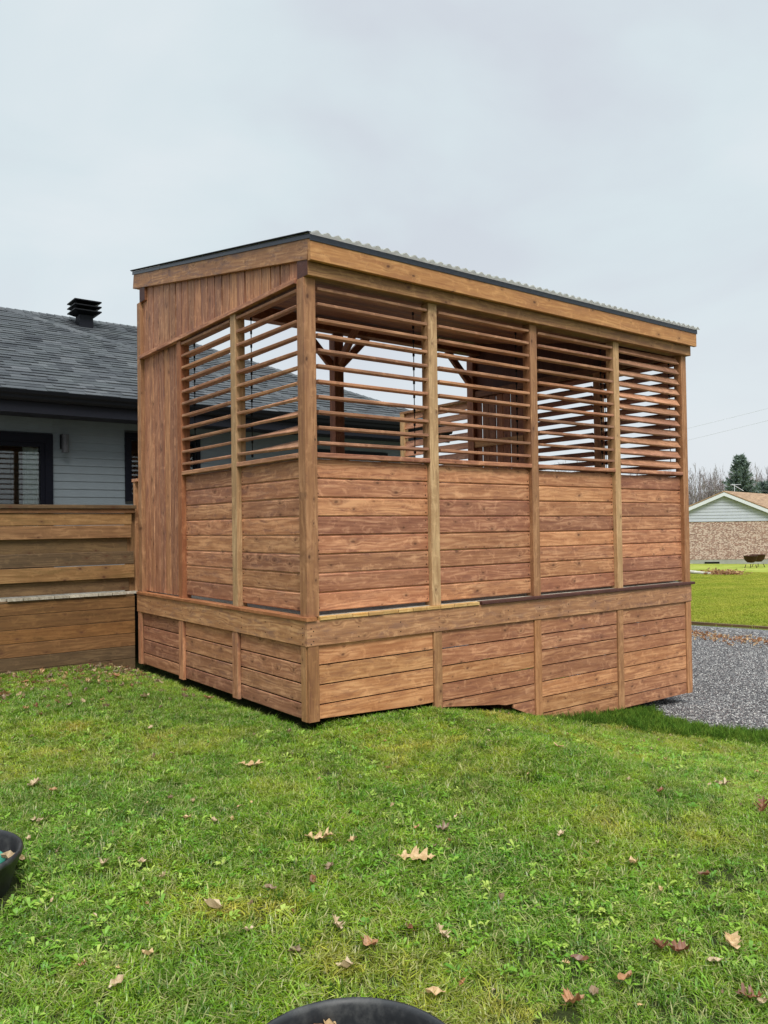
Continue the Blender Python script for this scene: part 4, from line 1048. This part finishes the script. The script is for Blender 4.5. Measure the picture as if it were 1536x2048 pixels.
def scatter(name, label, cat, pts, rots, scales, idx, protos, mat, kind='stuff'):
    """points mesh + geometry nodes that put one of the proto meshes on each point"""
    me = bpy.data.meshes.new(name); me.from_pydata(pts.tolist(), [], [])
    a = me.attributes.new('rot', 'FLOAT_VECTOR', 'POINT'); a.data.foreach_set('vector', rots.astype(np.float32).ravel())
    a = me.attributes.new('scl', 'FLOAT', 'POINT'); a.data.foreach_set('value', scales.astype(np.float32))
    a = me.attributes.new('idx', 'INT', 'POINT'); a.data.foreach_set('value', idx.astype(np.int32))
    o = bpy.data.objects.new(name, me); col.objects.link(o)
    ng = bpy.data.node_groups.new(name, 'GeometryNodeTree')
    ng.interface.new_socket('Geometry', in_out='INPUT', socket_type='NodeSocketGeometry'); ng.interface.new_socket('Geometry', in_out='OUTPUT', socket_type='NodeSocketGeometry')
    gi = ng.nodes.new('NodeGroupInput'); go = ng.nodes.new('NodeGroupOutput')
    iop = ng.nodes.new('GeometryNodeInstanceOnPoints'); ng.links.new(gi.outputs[0], iop.inputs['Points'])
    jn = ng.nodes.new('GeometryNodeJoinGeometry')
    for k, pm in enumerate(protos[::-1]):
        po = bpy.data.objects.new(name+'_source', pm); oin = ng.nodes.new('GeometryNodeObjectInfo'); oin.inputs['Object'].default_value = po
        oin.inputs['As Instance'].default_value = True; ng.links.new(oin.outputs['Geometry'], jn.inputs[0])
    ng.links.new(jn.outputs[0], iop.inputs['Instance']); iop.inputs['Pick Instance'].default_value = True
    def attr(nm, ty):
        n_ = ng.nodes.new('GeometryNodeInputNamedAttribute'); n_.data_type = ty; n_.inputs['Name'].default_value = nm; return n_.outputs[0]
    ng.links.new(attr('idx', 'INT'), iop.inputs['Instance Index']); e2r = ng.nodes.new('FunctionNodeEulerToRotation'); ng.links.new(attr('rot', 'FLOAT_VECTOR'), e2r.inputs[0]); ng.links.new(e2r.outputs[0], iop.inputs['Rotation'])
    ng.links.new(attr('scl', 'FLOAT'), iop.inputs['Scale']); ng.links.new(iop.outputs[0], go.inputs[0])
    md = o.modifiers.new('scatter', 'NODES'); md.node_group = ng
    tag(o, label, cat, kind=kind); return o
rs = np.random.RandomState(4)
def lawn_ok(x, y):
    ok = ~((x > .02) & (x < LX+.0) & (y > .03) & (y < 3.4))        # not under the deck
    ok &= ~((x <= .03) & (y > FY-.01))                               # not behind the fence
    en = edge_near(y)+.05*np.sin(y*9)+.03*np.sin(y*23)
    ok &= ~((x > en) & (x < edge_far(y)+.08))
    ok &= (x-TUB1[0])**2+(y-TUB1[1])**2 > .315**2; ok &= (x-TUB2[0])**2+(y-TUB2[1])**2 > .29**2
    return ok
TUB1 = (-2.43, -1.12); TUB2 = (-1.865, -3.19)
def in_view(x, y, margin=.12):
    dx, dy = x-CAM.x, y-CAM.y; fw = dx*Fv.x+dy*Fv.y; lt = dx*Rv.x+dy*Rv.y
    return (fw > .8)
def lawn_points(n, x0, x1, y0, y1):
    x = rs.uniform(x0, x1, n); y = rs.uniform(y0, y1, n); k = lawn_ok(x, y) & in_view(x, y); return x[k], y[k]
tufts = [tri_mesh('grass_tuft', *((lambda q: (q[0], q[1]))(T_)), m_grass, T_[2]) for T_ in [tuft(i) for i in range(7)]]
tufts += [tri_mesh('grass_tuft', T_[0], T_[1], m_lush_shaded, T_[2]) for T_ in [tuft(20+i, 30, .045, .045, .095, .0038, .85) for i in range(3)]]
X, Y = lawn_points(92000, -4.2, 8.0, -5.2, 3.4)
# lush longer grass along the skirt front and beside the gravel, with slight shade put into its green
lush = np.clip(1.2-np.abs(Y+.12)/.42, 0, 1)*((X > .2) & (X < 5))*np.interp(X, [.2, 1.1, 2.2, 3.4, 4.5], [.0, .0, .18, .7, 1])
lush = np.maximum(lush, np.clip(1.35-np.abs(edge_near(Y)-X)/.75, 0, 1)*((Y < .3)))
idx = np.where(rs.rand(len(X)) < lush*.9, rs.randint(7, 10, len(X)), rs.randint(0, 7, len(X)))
pn_ = np.array([mnoise.noise(Vector((a*1.1, b_*1.1, 3.0))) for a, b_ in zip(X, Y)])
S = rs.uniform(.6, 1.15, len(X))*(1+.4*pn_)
idx = np.where((rs.rand(len(X)) < .035) & (pn_ > .12), rs.randint(7, 10, len(X)), idx)
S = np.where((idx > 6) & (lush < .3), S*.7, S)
rot = np.stack([rs.uniform(-.15, .15, len(X)), rs.uniform(-.15, .15, len(X)), rs.uniform(0, 6.283, len(X))], 1)
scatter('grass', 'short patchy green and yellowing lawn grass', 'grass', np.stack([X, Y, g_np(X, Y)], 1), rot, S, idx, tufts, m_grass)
print('tufts', len(X))
weeds = [tri_mesh('weed', *((lambda q: (q[0], q[1]))(weed(i))), m_weed) for i in range(6)]
X, Y = lawn_points(42000, -4.2, 7, -5.2, 3.3)
pn_ = np.array([mnoise.noise(Vector((a*.8+9, b_*.8, 7.0))) for a, b_ in zip(X, Y)])
k = rs.rand(len(X)) < np.clip(.25+pn_*1.6, .03, 1); X, Y = X[k], Y[k]
rot = np.stack([rs.uniform(-.2, .2, len(X)), rs.uniform(-.2, .2, len(X)), rs.uniform(0, 6.283, len(X))], 1)
scatter('clover_and_weeds', 'low broad-leaved weeds growing through the lawn', 'weeds', np.stack([X, Y, g_np(X, Y)+.012], 1), rot, rs.uniform(.30, .80, len(X)), rs.randint(0, 6, len(X)), weeds, m_weed)
# far lawn: bigger sparse tufts beyond the drive
m_grass2, nt, b, out = newmat('far_grass_blades')
oi = N(nt, 'ShaderNodeObjectInfo'); at = N(nt, 'ShaderNodeAttribute', attribute_name='tone')
pc = noise_(nt, scale_(nt, oi.outputs['Location'], (.5, 1.6, 1)), 1.0, 4, .7)
c = ramp_(nt, pc, [(.35, (.24, .31, .035)), (.65, (.43, .42, .07))])
c = mix_(nt, maprange(nt, at.outputs['Fac'], .7, 1, 0, .6), c, (.52, .47, .14))
df = N(nt, 'ShaderNodeBsdfDiffuse'); L(nt, c, df.inputs[0]); tl = N(nt, 'ShaderNodeBsdfTranslucent'); L(nt, c, tl.inputs[0])
m1 = N(nt, 'ShaderNodeMixShader'); m1.inputs[0].default_value = .35; L(nt, df.outputs[0], m1.inputs[1]); L(nt, tl.outputs[0], m1.inputs[2]); L(nt, m1.outputs[0], out.inputs[0])
big_t = [tri_mesh('grass_tuft', T_[0], T_[1], m_grass2, T_[2]) for T_ in [tuft(50+i, 46, .17, .025, .055, .010, 1.0) for i in range(4)]]
X = rs.uniform(10.5, 34, 42000); Y = rs.uniform(-2, 22, 42000)
az = np.arctan2(X-CAM.x, Y-CAM.y); k = (X > edge_far(Y)+.12) & (az > R(46)) & (az < R(68)); X, Y = X[k], Y[k]
rot = np.stack([np.zeros(len(X)), np.zeros(len(X)), rs.uniform(0, 6.283, len(X))], 1)
scatter('far_grass', 'bright yellow-green lawn beyond the gravel drive', 'grass', np.stack([X, Y, g_np(X, Y)], 1), rot, rs.uniform(.7, 1.3, len(X)), rs.randint(0, 4, len(X)), big_t, m_grass2)

# ------------------------------------------------------------------ gravel stones
m_st, nt, b, out = newmat('gravel_stones'); oi = N(nt, 'ShaderNodeObjectInfo')
c = ramp_(nt, oi.outputs['Random'], [(0, (.035, .034, .038)), (.35, (.09, .087, .09)), (.65, (.18, .175, .175)), (.87, (.36, .35, .34)), (1, (.60, .585, .55))])
tn = math_(nt, 'FRACT', math_(nt, 'MULTIPLY', oi.outputs['Random'], 31.7))
c = mix_(nt, maprange(nt, tn, .8, 1, 0, .5), c, (.20, .13, .12)); L(nt, c, b.inputs['Base Color']); b.inputs['Roughness'].default_value = .8
ico = [(0, 0, -1), (.72, -.53, -.45), (-.28, -.85, -.45), (-.89, 0, -.45), (-.28, .85, -.45), (.72, .53, -.45), (.28, -.85, .45), (-.72, -.53, .45), (-.72, .53, .45), (.28, .85, .45), (.89, 0, .45), (0, 0, 1)]
icf = [(0, 1, 2), (1, 0, 5), (0, 2, 3), (0, 3, 4), (0, 4, 5), (1, 5, 10), (2, 1, 6), (3, 2, 7), (4, 3, 8), (5, 4, 9), (1, 10, 6), (2, 6, 7), (3, 7, 8), (4, 8, 9), (5, 9, 10), (6, 10, 11), (7, 6, 11), (8, 7, 11), (9, 8, 11), (10, 9, 11)]
stones = []
for k in range(8):
    rr = random.Random(100+k); sx_, sy_, sz_ = rr.uniform(.8, 1.3), rr.uniform(.6, 1), rr.uniform(.4, .75)
    stones.append(tri_mesh('pebble', [(p[0]*sx_*rr.uniform(.75, 1.2), p[1]*sy_*rr.uniform(.75, 1.2), p[2]*sz_*rr.uniform(.75, 1.2)) for p in ico], icf, m_st))
n = 220000
X = 3.4+rs.rand(n)**1.25*7.6; Y = rs.uniform(-3.2, 5.2, n)
k = (X > edge_near(Y)-.05+.04*rs.randn(n)) & (X < edge_far(Y)-.1) & ~((X < LX+.0) & (Y > .9)); X, Y = X[k], Y[k]
az = np.arctan2(X-CAM.x, Y-CAM.y); k = (az > R(50)) & (az < R(72)); X, Y = X[k], Y[k]
rot = rs.uniform(0, 6.283, (len(X), 3)); rot[:, :2] *= .15
scatter('gravel', 'loose grey and white crushed stone on the drive', 'gravel', np.stack([X, Y, g_np(X, Y)+.008], 1), rot, rs.uniform(.005, .0125, len(X)), rs.randint(0, 8, len(X)), stones, m_st)
print('stones', len(X))

# ------------------------------------------------------------------ fallen leaves
def leaf_mat(name, c1, c2):
    m, nt, b, out = newmat(name); tc = N(nt, 'ShaderNodeTexCoord'); n = noise_(nt, tc.outputs['Object'], 45, 4, .6)
    n2 = noise_(nt, scale_(nt, tc.outputs['Object'], (40, 300, 40)), 1, 2)
    c = mix_(nt, maprange(nt, n, .35, .65, 0, 1), c1, c2); c = mix_(nt, maprange(nt, n2, .5, .7, 0, .3), c, tuple(v*.55 for v in c2))
    df = N(nt, 'ShaderNodeBsdfDiffuse'); L(nt, c, df.inputs[0]); tl = N(nt, 'ShaderNodeBsdfTranslucent'); L(nt, c, tl.inputs[0]); gs = N(nt, 'ShaderNodeBsdfGlossy'); gs.inputs['Roughness'].default_value = .4
    m1 = N(nt, 'ShaderNodeMixShader'); m1.inputs[0].default_value = .2; L(nt, df.outputs[0], m1.inputs[1]); L(nt, tl.outputs[0], m1.inputs[2])
    m2 = N(nt, 'ShaderNodeMixShader'); m2.inputs[0].default_value = .05; L(nt, m1.outputs[0], m2.inputs[1]); L(nt, gs.outputs[0], m2.inputs[2]); L(nt, m2.outputs[0], out.inputs[0]); return m
LM = dict(tan=leaf_mat('leaf_tan', (.66, .46, .24), (.52, .33, .16)), pale=leaf_mat('leaf_pale', (.60, .455, .28), (.43, .30, .17)),
          orange=leaf_mat('leaf_orange', (.48, .24, .11), (.34, .165, .075)), brown=leaf_mat('leaf_brown', (.26, .105, .05), (.16, .065, .032)), mauve=leaf_mat('leaf_mauve', (.32, .22, .13), (.21, .14, .085)))
def leaf_mesh(kind, seed, mat, L_=.12, curl=.4):
    rr = random.Random(seed)
    if kind == 'oak':     # pointed lobes, red oak
        half = [(0, .02), (.10, .05), (.16, .20), (.22, .22), (.25, .07), (.34, .08), (.42, .34), (.50, .40), (.47, .24), (.55, .30), (.52, .09), (.60, .10), (.70, .30), (.78, .33), (.74, .18), (.80, .07), (.88, .15), (.92, .05), (1, 0)]
    elif kind == 'maple':
        half = [(0, .01), (.05, .20), (.0, .38), (.14, .32), (.20, .46), (.34, .30), (.42, .52), (.55, .44), (.52, .24), (.62, .14), (.74, .26), (.82, .10), (1, 0)]
    else:
        half = [(0, .02), (.15, .16), (.35, .27), (.55, .29), (.75, .20), (.9, .08), (1, 0)]
    wf = rr.uniform(.85, 1.1)
    spine = [(t, 0) for t, _ in half]; V, F_ = [], []
    def bend(t, w_):
        x = (t-.5)*L_; y = w_*L_*wf
        z = curl*(abs(y)**1.3)*3.2*(1+.4*math.sin(t*9+seed))+curl*.35*L_*(t-.5)**2*3+.004*math.sin(t*17+w_*9+seed)
        return (x, y*(1-.35*curl*abs(w_)*2), z)
    n = len(half)
    for s_ in (1, -1):
        base = len(V)
        for (t, w_) in half: V.append(bend(t, 0)); V.append(bend(t, w_*s_*rr.uniform(.88, 1.1)))
        for i in range(n-1):
            q = (base+2*i, base+2*i+2, base+2*i+3, base+2*i+1); F_.append(q if s_ > 0 else q[::-1])
    # stem, a thin flat strip with thickness
    n0 = len(V); V += [(-.5*L_, -.0012, .001), (-.5*L_, .0012, .001), (-.5*L_-.035, .0, .012), (-.5*L_, 0, -.001)]; F_ += [(n0, n0+1, n0+2), (n0+1, n0+3, n0+2), (n0+3, n0, n0+2)]
    me = mesh('fallen_leaf', V, F_, mat)
    return me
LEAVES = [
    (-0.707, -0.491, 'oak', 'tan', 0.145, 0.25, -0.75, 0.03, -0.08, 0.042, 'flat tan oak leaf alone below the near corner of the deck'),
    (-0.966, -1.647, 'oak', 'tan', 0.125, 0.45, -0.75, 0.08, -0.26, 0.042, 'curled tan oak leaf in the middle of the lawn, left of a small upright one'),
    (-0.865, -1.767, 'oval', 'tan', 0.07, 0.9, 0.08, -0.3, -0.14, 0.042, 'small upright tan leaf just right of the curled oak leaf'),
    (-0.733, -2.06, 'oak', 'tan', 0.15, 0.15, -0.75, 0.3, -0.02, 0.042, 'large flat pale tan oak leaf lying in the centre of the lawn'),
    (-1.628, -1.922, 'oval', 'pale', 0.11, 0.9, 5.25, -0.51, 0.08, 0.042, 'whitish leaf standing on edge on the yellow patch'),
    (-1.837, -1.284, 'oak', 'pale', 0.07, 0.8, 0.95, 0.08, 0.22, 0.042, 'small pale leaf right of the left tub'),
    (-1.833, -0.089, 'maple', 'pale', 0.1, 0.4, 3.29, 0.14, 0.1, 0.042, 'flat pale leaf above the left tub'),
    (-1.769, -0.246, 'oval', 'orange', 0.07, 0.6, 0.4, 0.15, 0.05, 0.042, 'small rusty leaf just right of the flat pale leaf above the tub'),
    (-1.955, -0.615, 'oval', 'pale', 0.06, 0.7, 1.89, -0.28, 0.22, 0.042, 'first pale curled leaf against the right side of the left tub'),
    (-1.934, -0.642, 'oval', 'pale', 0.05, 0.8, 2.97, 0.13, 0.23, 0.042, 'small cream leaf touching another by the left tub'),
    (-2.028, -0.829, 'oval', 'pale', 0.06, 0.8, 4.48, 0.25, -0.06, 0.042, 'pale leaf at the rim of the left tub'),
    (-2.105, -1.02, 'oval', 'tan', 0.06, 0.7, 5.03, -0.03, 0.26, 0.042, 'tan leaf at the foot of the left tub'),
    (-1.348, -1.041, 'oval', 'tan', 0.07, 0.7, 5.52, -0.24, -0.22, 0.042, 'small tan leaf up-left of the curled oak leaf'),
    (-1.264, -1.162, 'oval', 'pale', 0.07, 0.8, 1.36, 0.28, -0.04, 0.042, 'thin pinkish curled leaf in mid lawn'),
    (-0.893, 0.645, 'oval', 'pale', 0.075, 0.6, 3.94, -0.12, 0.0, 0.042, 'pale leaf on the grass near the skirt of the left side'),
    (-1.695, -1.368, 'oval', 'pale', 0.05, 0.8, 2.42, -0.09, 0.05, 0.042, 'tiny whitish leaf left of the yellow patch'),
    (-1.095, -1.917, 'maple', 'mauve', 0.06, 0.5, 3.67, 0.24, 0.11, 0.042, 'mauve grey leaf below the curled oak leaf'),
    (-1.381, -1.924, 'oval', 'mauve', 0.06, 0.8, 5.83, 0.21, 0.29, 0.042, 'dull mauve leaf right of the yellow patch'),
    (-1.212, -1.973, 'oval', 'brown', 0.07, 0.7, 4.22, -0.2, 0.22, 0.042, 'brown twisted leaf between mauve leaves'),
    (-1.594, -2.152, 'oval', 'pale', 0.055, 0.9, 6.06, -0.26, 0.04, 0.042, 'small bright whitish leaf below the leaf standing on edge'),
    (-1.32, -2.317, 'oak', 'pale', 0.075, 0.8, 4.48, -0.17, 0.2, 0.042, 'pinkish cream curled leaf above the bottom tub'),
    (-1.305, -2.481, 'maple', 'orange', 0.08, 0.4, 3.6, -0.13, -0.26, 0.042, 'orange brown leaf up from the bottom tub'),
    (-1.444, -2.55, 'oval', 'pale', 0.08, 0.9, 5.36, -0.21, -0.25, 0.042, 'narrow pale leaf standing in grass above the bottom tub'),
    (-1.53, -2.373, 'oval', 'mauve', 0.07, 0.7, 5.03, -0.05, -0.21, 0.042, 'grey mauve leaf left above the bottom tub'),
    (-1.94, -2.074, 'oval', 'tan', 0.075, 0.7, 1.85, 0.16, 0.22, 0.042, 'tan curled leaf in the lower left lawn'),
    (-2.079, -2.182, 'oval', 'pale', 0.07, 0.8, 0.28, 0.07, -0.27, 0.042, 'small beige leaf near the lower left corner'),
    (-1.046, -2.586, 'oak', 'pale', 0.075, 0.8, 4.51, -0.1, 0.23, 0.042, 'pale crumpled oak leaf right of centre in the foreground'),
    (-1.295, -2.829, 'oval', 'tan', 0.1, 0.5, 6.16, 0.0, 0.3, 0.042, 'tan leaf lying just right of the bottom tub rim'),
    (-0.446, -1.906, 'maple', 'mauve', 0.08, 0.6, 1.94, -0.25, 0.06, 0.042, 'dull beige leaf above right of the large oak leaf'),
    (-0.537, -1.827, 'oval', 'orange', 0.05, 0.7, 0.2, -0.18, -0.06, 0.042, 'small red leaf straight above the large flat oak leaf'),
    (1.102, -1.295, 'maple', 'tan', 0.09, 0.3, 3.83, -0.21, -0.27, 0.042, 'tan leaf below the third skirt batten'),
    (2.096, -2.122, 'oval', 'orange', 0.12, 0.35, 5.45, -0.11, 0.28, 0.042, 'orange leaf by the right edge of the picture'),
    (1.397, -2.259, 'oak', 'pale', 0.1, 0.6, 5.63, -0.07, -0.02, 0.042, 'pale tan leaf down-left of the orange leaf at the edge'),
    (0.86, -2.207, 'oval', 'brown', 0.07, 0.7, 3.27, 0.09, 0.06, 0.042, 'brown leaf beside the bluish grass clump'),
    (1.031, -2.683, 'oak', 'brown', 0.13, 0.7, 3.51, 0.07, 0.26, 0.042, 'dark brown crumpled oak leaf at the right edge'),
    (-0.041, -2.274, 'maple', 'pale', 0.05, 0.7, 3.18, -0.04, 0.13, 0.042, 'tiny pale leaf in the right lawn'),
    (0.12, -2.909, 'oval', 'brown', 0.08, 0.7, 1.49, -0.12, 0.29, 0.042, 'dark brown leaf in the right lawn above the reddish pair'),
    (-0.019, -2.657, 'oval', 'tan', 0.08, 0.8, 3.27, 0.03, -0.29, 0.042, 'slim tan leaf in the right lawn'),
    (-0.464, -3.147, 'maple', 'brown', 0.095, 0.5, 2.61, 0.05, -0.29, 0.042, 'reddish brown leaf, right one of an overlapping pair'),
    (-0.491, -3.106, 'oak', 'brown', 0.085, 0.7, 3.87, 0.08, -0.26, 0.042, 'dark reddish leaf, left one of an overlapping pair'),
    (-0.282, -3.257, 'maple', 'tan', 0.09, 0.5, 3.94, -0.02, 0.11, 0.042, 'light tan leaf right of the reddish brown pair'),
    (-0.421, -3.266, 'oval', 'pale', 0.07, 0.5, 2.21, 0.12, 0.14, 0.042, 'pale yellowish leaf below the light tan leaf'),
    (-0.743, -3.143, 'oval', 'orange', 0.10, 0.6, 0.14, -0.26, 0.11, 0.042, 'rust orange leaf in the lower right lawn'),
    (-0.966, -3.119, 'maple', 'orange', 0.085, 0.6, 6.05, -0.15, -0.03, 0.042, 'orange tan leaf near the bottom edge right of centre'),
    (-0.888, -3.126, 'oval', 'mauve', 0.07, 0.7, 3.72, -0.11, -0.08, 0.042, 'pinkish leaf just up-right of the orange tan leaf'),
    (-0.778, -2.984, 'oval', 'brown', 0.08, 0.8, 1.96, -0.08, 0.06, 0.042, 'brown curled leaf left of the reddish pair'),
    (-0.519, -3.44, 'oak', 'brown', 0.085, 0.6, 1.89, -0.07, 0.16, 0.042, 'brown leaf in the lower right corner'),
    (-0.514, -3.477, 'oval', 'pale', 0.06, 0.6, 0.17, 0.04, 0.14, 0.042, 'pale leaf in the lower right corner'),
    (-1.226, 2.725, 'oval', 'orange', 0.13, 0.4, 1.95, -0.17, 0.18, 0.042, 'orange leaf at the foot of the fence'),
    (-0.503, 2.488, 'oak', 'orange', 0.12, 0.4, 1.5, -0.19, -0.04, 0.042, 'rusty oak leaf near the fence by the pavilion'),
    (-0.149, 1.319, 'oak', 'orange', 0.13, 0.5, 4.38, -0.24, -0.11, 0.042, 'red-brown oak leaf against the left skirt'),
    (-0.61, 1.539, 'maple', 'pale', 0.11, 0.5, 2.1, 0.2, -0.04, 0.042, 'pale brown leaf left of the red-brown oak leaf'),
    (-1.488, 2.28, 'oak', 'orange', 0.13, 0.5, 5.37, -0.2, -0.1, 0.042, 'orange oak leaf at the left picture edge'),
    (-1.167, 1.581, 'oval', 'mauve', 0.1, 0.6, 4.08, 0.23, -0.03, 0.042, 'dull mauve leaf below the fence'),
    (-1.115, -2.484, 'oval', 'brown', 0.05, 0.8, 1.41, -0.23, 0.02, 0.042, 'small brown leaf between the foreground oak leaves'),
    (3.368, -0.709, 'oval', 'pale', 0.07, 0.5, 1.2, 0.18, 0.2, 0.042, 'white pebble-like leaf by the gravel edge')]
for k, (x, y, kd, cl, s_, cu, rz_, tx, ty, lift, lb) in enumerate(LEAVES):
    if kd != 'oak': s_ *= .86
    if kd == 'oak' and cu < .5: tx, ty, s_ = tx*.4, ty*.4, s_*1.12
    me = leaf_mesh(kd, 31+k, LM[cl], s_, cu); o = link('fallen_leaf', me, smooth=False)
    o.location = (x, y, gz(x, y)+lift-.012); o.rotation_euler = (tx, ty, rz_)
    tag(o, lb, 'leaf', 'fallen leaves on the lawn')
# crumbled litter: small pieces nobody could count
def litter(name, label, X, Y, z, smin, smax, mats):
    for mk in mats:
        pass
    protos = [leaf_mesh(('oval', 'oak', 'maple')[i % 3], 60+i, LM[mats[i % len(mats)]], 1.0*.06, .9) for i in range(8)]
    rot = np.stack([rs.uniform(-.6, .6, len(X)), rs.uniform(-.6, .6, len(X)), rs.uniform(0, 6.283, len(X))], 1)
    scatter(name, label, 'leaf litter', np.stack([X, Y, z], 1), rot, rs.uniform(smin, smax, len(X)), rs.randint(0, 8, len(X)), protos, None)
n = 900
X = rs.uniform(-2.2, -.05, n)+0; Y = 3.25-np.abs(rs.randn(n))*.75
k = (rs.rand(n) < np.clip(.35+.65*(X+2.2)/2.2, 0, 1)*.75) & (Y > .4) & (X < -.05); X, Y = X[k], Y[k]
litter('leaf_litter', 'brown leaf litter gathered in the grass by the fence', X, Y, g_np(X, Y)+.022, .4, 1.1, ['mauve', 'brown', 'mauve', 'pale', 'orange', 'tan'])
n = 220; X = rs.uniform(-3.6, 3.4, n); Y = rs.uniform(-4.6, 1.0, n); k = lawn_ok(X, Y); X, Y = X[k], Y[k]
litter('leaf_fragments', 'tiny dry leaf fragments scattered over the whole lawn', X, Y, g_np(X, Y)+.03, .22, .6, ['pale', 'tan', 'mauve', 'tan', 'orange'])
n = 1100; Y = rs.uniform(-1.5, 4.2, n); X = 9.75-.18*(Y-3)+rs.randn(n)*.28+.2*np.sin(Y*2.3); k = rs.rand(n) < np.interp(Y, [1.5, 3.3, 4.0], [1, .6, .1]); X, Y = X[k], Y[k]
litter('drive_leaf_litter', 'strip of orange brown leaves lying on the gravel drive', X, Y, g_np(X, Y)+.015, .6, 1.3, ['orange', 'tan', 'orange', 'pale', 'brown'])
p = far(1443, 35.5); n = 500; X = p.x+rs.randn(n)*.45; Y = p.y+rs.randn(n)*.45
litter('leaf_heap', 'small heap of brown leaves at the end of the pale log', X, Y, g_np(X, Y)+np.abs(rs.randn(n))*.09, 1.5, 3, ['brown', 'orange', 'tan'])

# ------------------------------------------------------------------ black tubs
m_tub, nt, b, out = newmat('black_plastic'); tc = N(nt, 'ShaderNodeTexCoord'); n = noise_(nt, tc.outputs['Object'], 14, 5, .7)
L(nt, mix_(nt, maprange(nt, n, .45, .75, 0, 1), (.014, .015, .017), (.06, .06, .058)), b.inputs['Base Color']); L(nt, maprange(nt, n, .3, .7, .38, .55), b.inputs['Roughness'])
m_soil = plain('dark_compost', (.02, .016, .013), .95, 0, .2, .5, 40, .01)
def tub(c, r, h, label, floor_):
    e = empty('plastic_tub', c, label=label, cat='tub'); v, f = [], []; n = 72
    prof = [(.80, 0), (.84, .02), (.93, h-.05), (.95, h-.045), (.955, h-.02), (.99, h-.016), (1.0, h-.006), (.995, h+.004), (.975, h+.010), (.95, h+.008), (.93, h-.004), (.915, h-.03), (.80, .015), (.0, .012)]
    for (rr_, z) in prof:
        for i in range(n): t = 2*math.pi*i/n; v.append((c[0]+math.cos(t)*r*rr_, c[1]+math.sin(t)*r*rr_, c[2]+z))
    for j in range(len(prof)-1):
        for i in range(n): f.append((j*n+i, j*n+(i+1) % n, (j+1)*n+(i+1) % n, (j+1)*n+i))
    o = link('tub_shell', mesh('tub_shell', v, f, m_tub), e, smooth=True)
    v, f = [], []
    for j in range(8):
        for i in range(36): t = 2*math.pi*i/36; rr_ = r*.86*j/7; v.append((c[0]+math.cos(t)*rr_, c[1]+math.sin(t)*rr_, c[2]+floor_+.008*mnoise.noise(Vector((math.cos(t)*rr_*20, math.sin(t)*rr_*20, 0)))))
    for j in range(7):
        for i in range(36): f.append((j*36+i, j*36+(i+1) % 36, (j+1)*36+(i+1) % 36, (j+1)*36+i))
    link('soil', mesh('soil', v, f, m_soil), e, smooth=True)
t1 = (TUB1[0], TUB1[1], gz(*TUB1)-.01); t2 = (TUB2[0], TUB2[1], gz(*TUB2)-.01)
tub(t1, .305, .165, 'round black plastic tub at the left with a turquoise toy inside', .07)
tub(t2, .295, .232, 'round black plastic tub at the bottom centre with dry leaves inside', .05)
m_tq, nt, b, out = newmat('turquoise_plastic'); b.inputs['Base Color'].default_value = (.06, .31, .23, 1); b.inputs['Roughness'].default_value = .45
v, f = [], []; n = 36
for (rr_, z) in ((0, .05), (.5, .048), (.85, .036), (1, .012), (.97, .0), (0, 0)):
    for i in range(n): t = 2*math.pi*i/n; k_ = 1+.10*math.cos(3*t); v.append((math.cos(t)*.13*rr_*k_, math.sin(t)*.10*rr_*k_, z))
for j in range(5):
    for i in range(n): f.append((j*n+i, j*n+(i+1) % n, (j+1)*n+(i+1) % n, (j+1)*n+i))
o = link('plastic_toy', mesh('plastic_toy', v, f, m_tq), smooth=True); o.location = (TUB1[0]+.11, TUB1[1]+.0, t1[2]+.10); o.rotation_euler = (.05, -.12, -.5)
tag(o, 'turquoise plastic toy lying inside the left black tub', 'toy')
for k, (dx, dy, dz, cl, lb) in enumerate(((.235, -.06, .125, 'pale', 'pale curled leaf resting beside the turquoise toy'), (.19, .12, .11, 'brown', 'brown leaf inside the left tub behind the turquoise toy'))):
    o = link('tub_leaf', leaf_mesh('oval', 7+k, LM[cl], .09, .8)); o.location = (TUB1[0]+dx, TUB1[1]+dy, t1[2]+dz); o.rotation_euler = (.3, .2, .6+k); tag(o, lb, 'leaf')
for k, (dx, dy, dz, lb) in enumerate(((.051, .250, .185, 'left dry tan leaf inside the bottom centre tub'), (.088, .240, .19, 'right dry tan leaf inside the bottom centre tub'))):
    o = link('tub_leaf', leaf_mesh('oval', 17+k, LM['orange' if k == 0 else 'tan'], .06, .9)); o.location = (TUB2[0]+dx, TUB2[1]+dy, t2[2]+dz); o.rotation_euler = (.7, .2, .4+k*1.3); tag(o, lb, 'leaf')
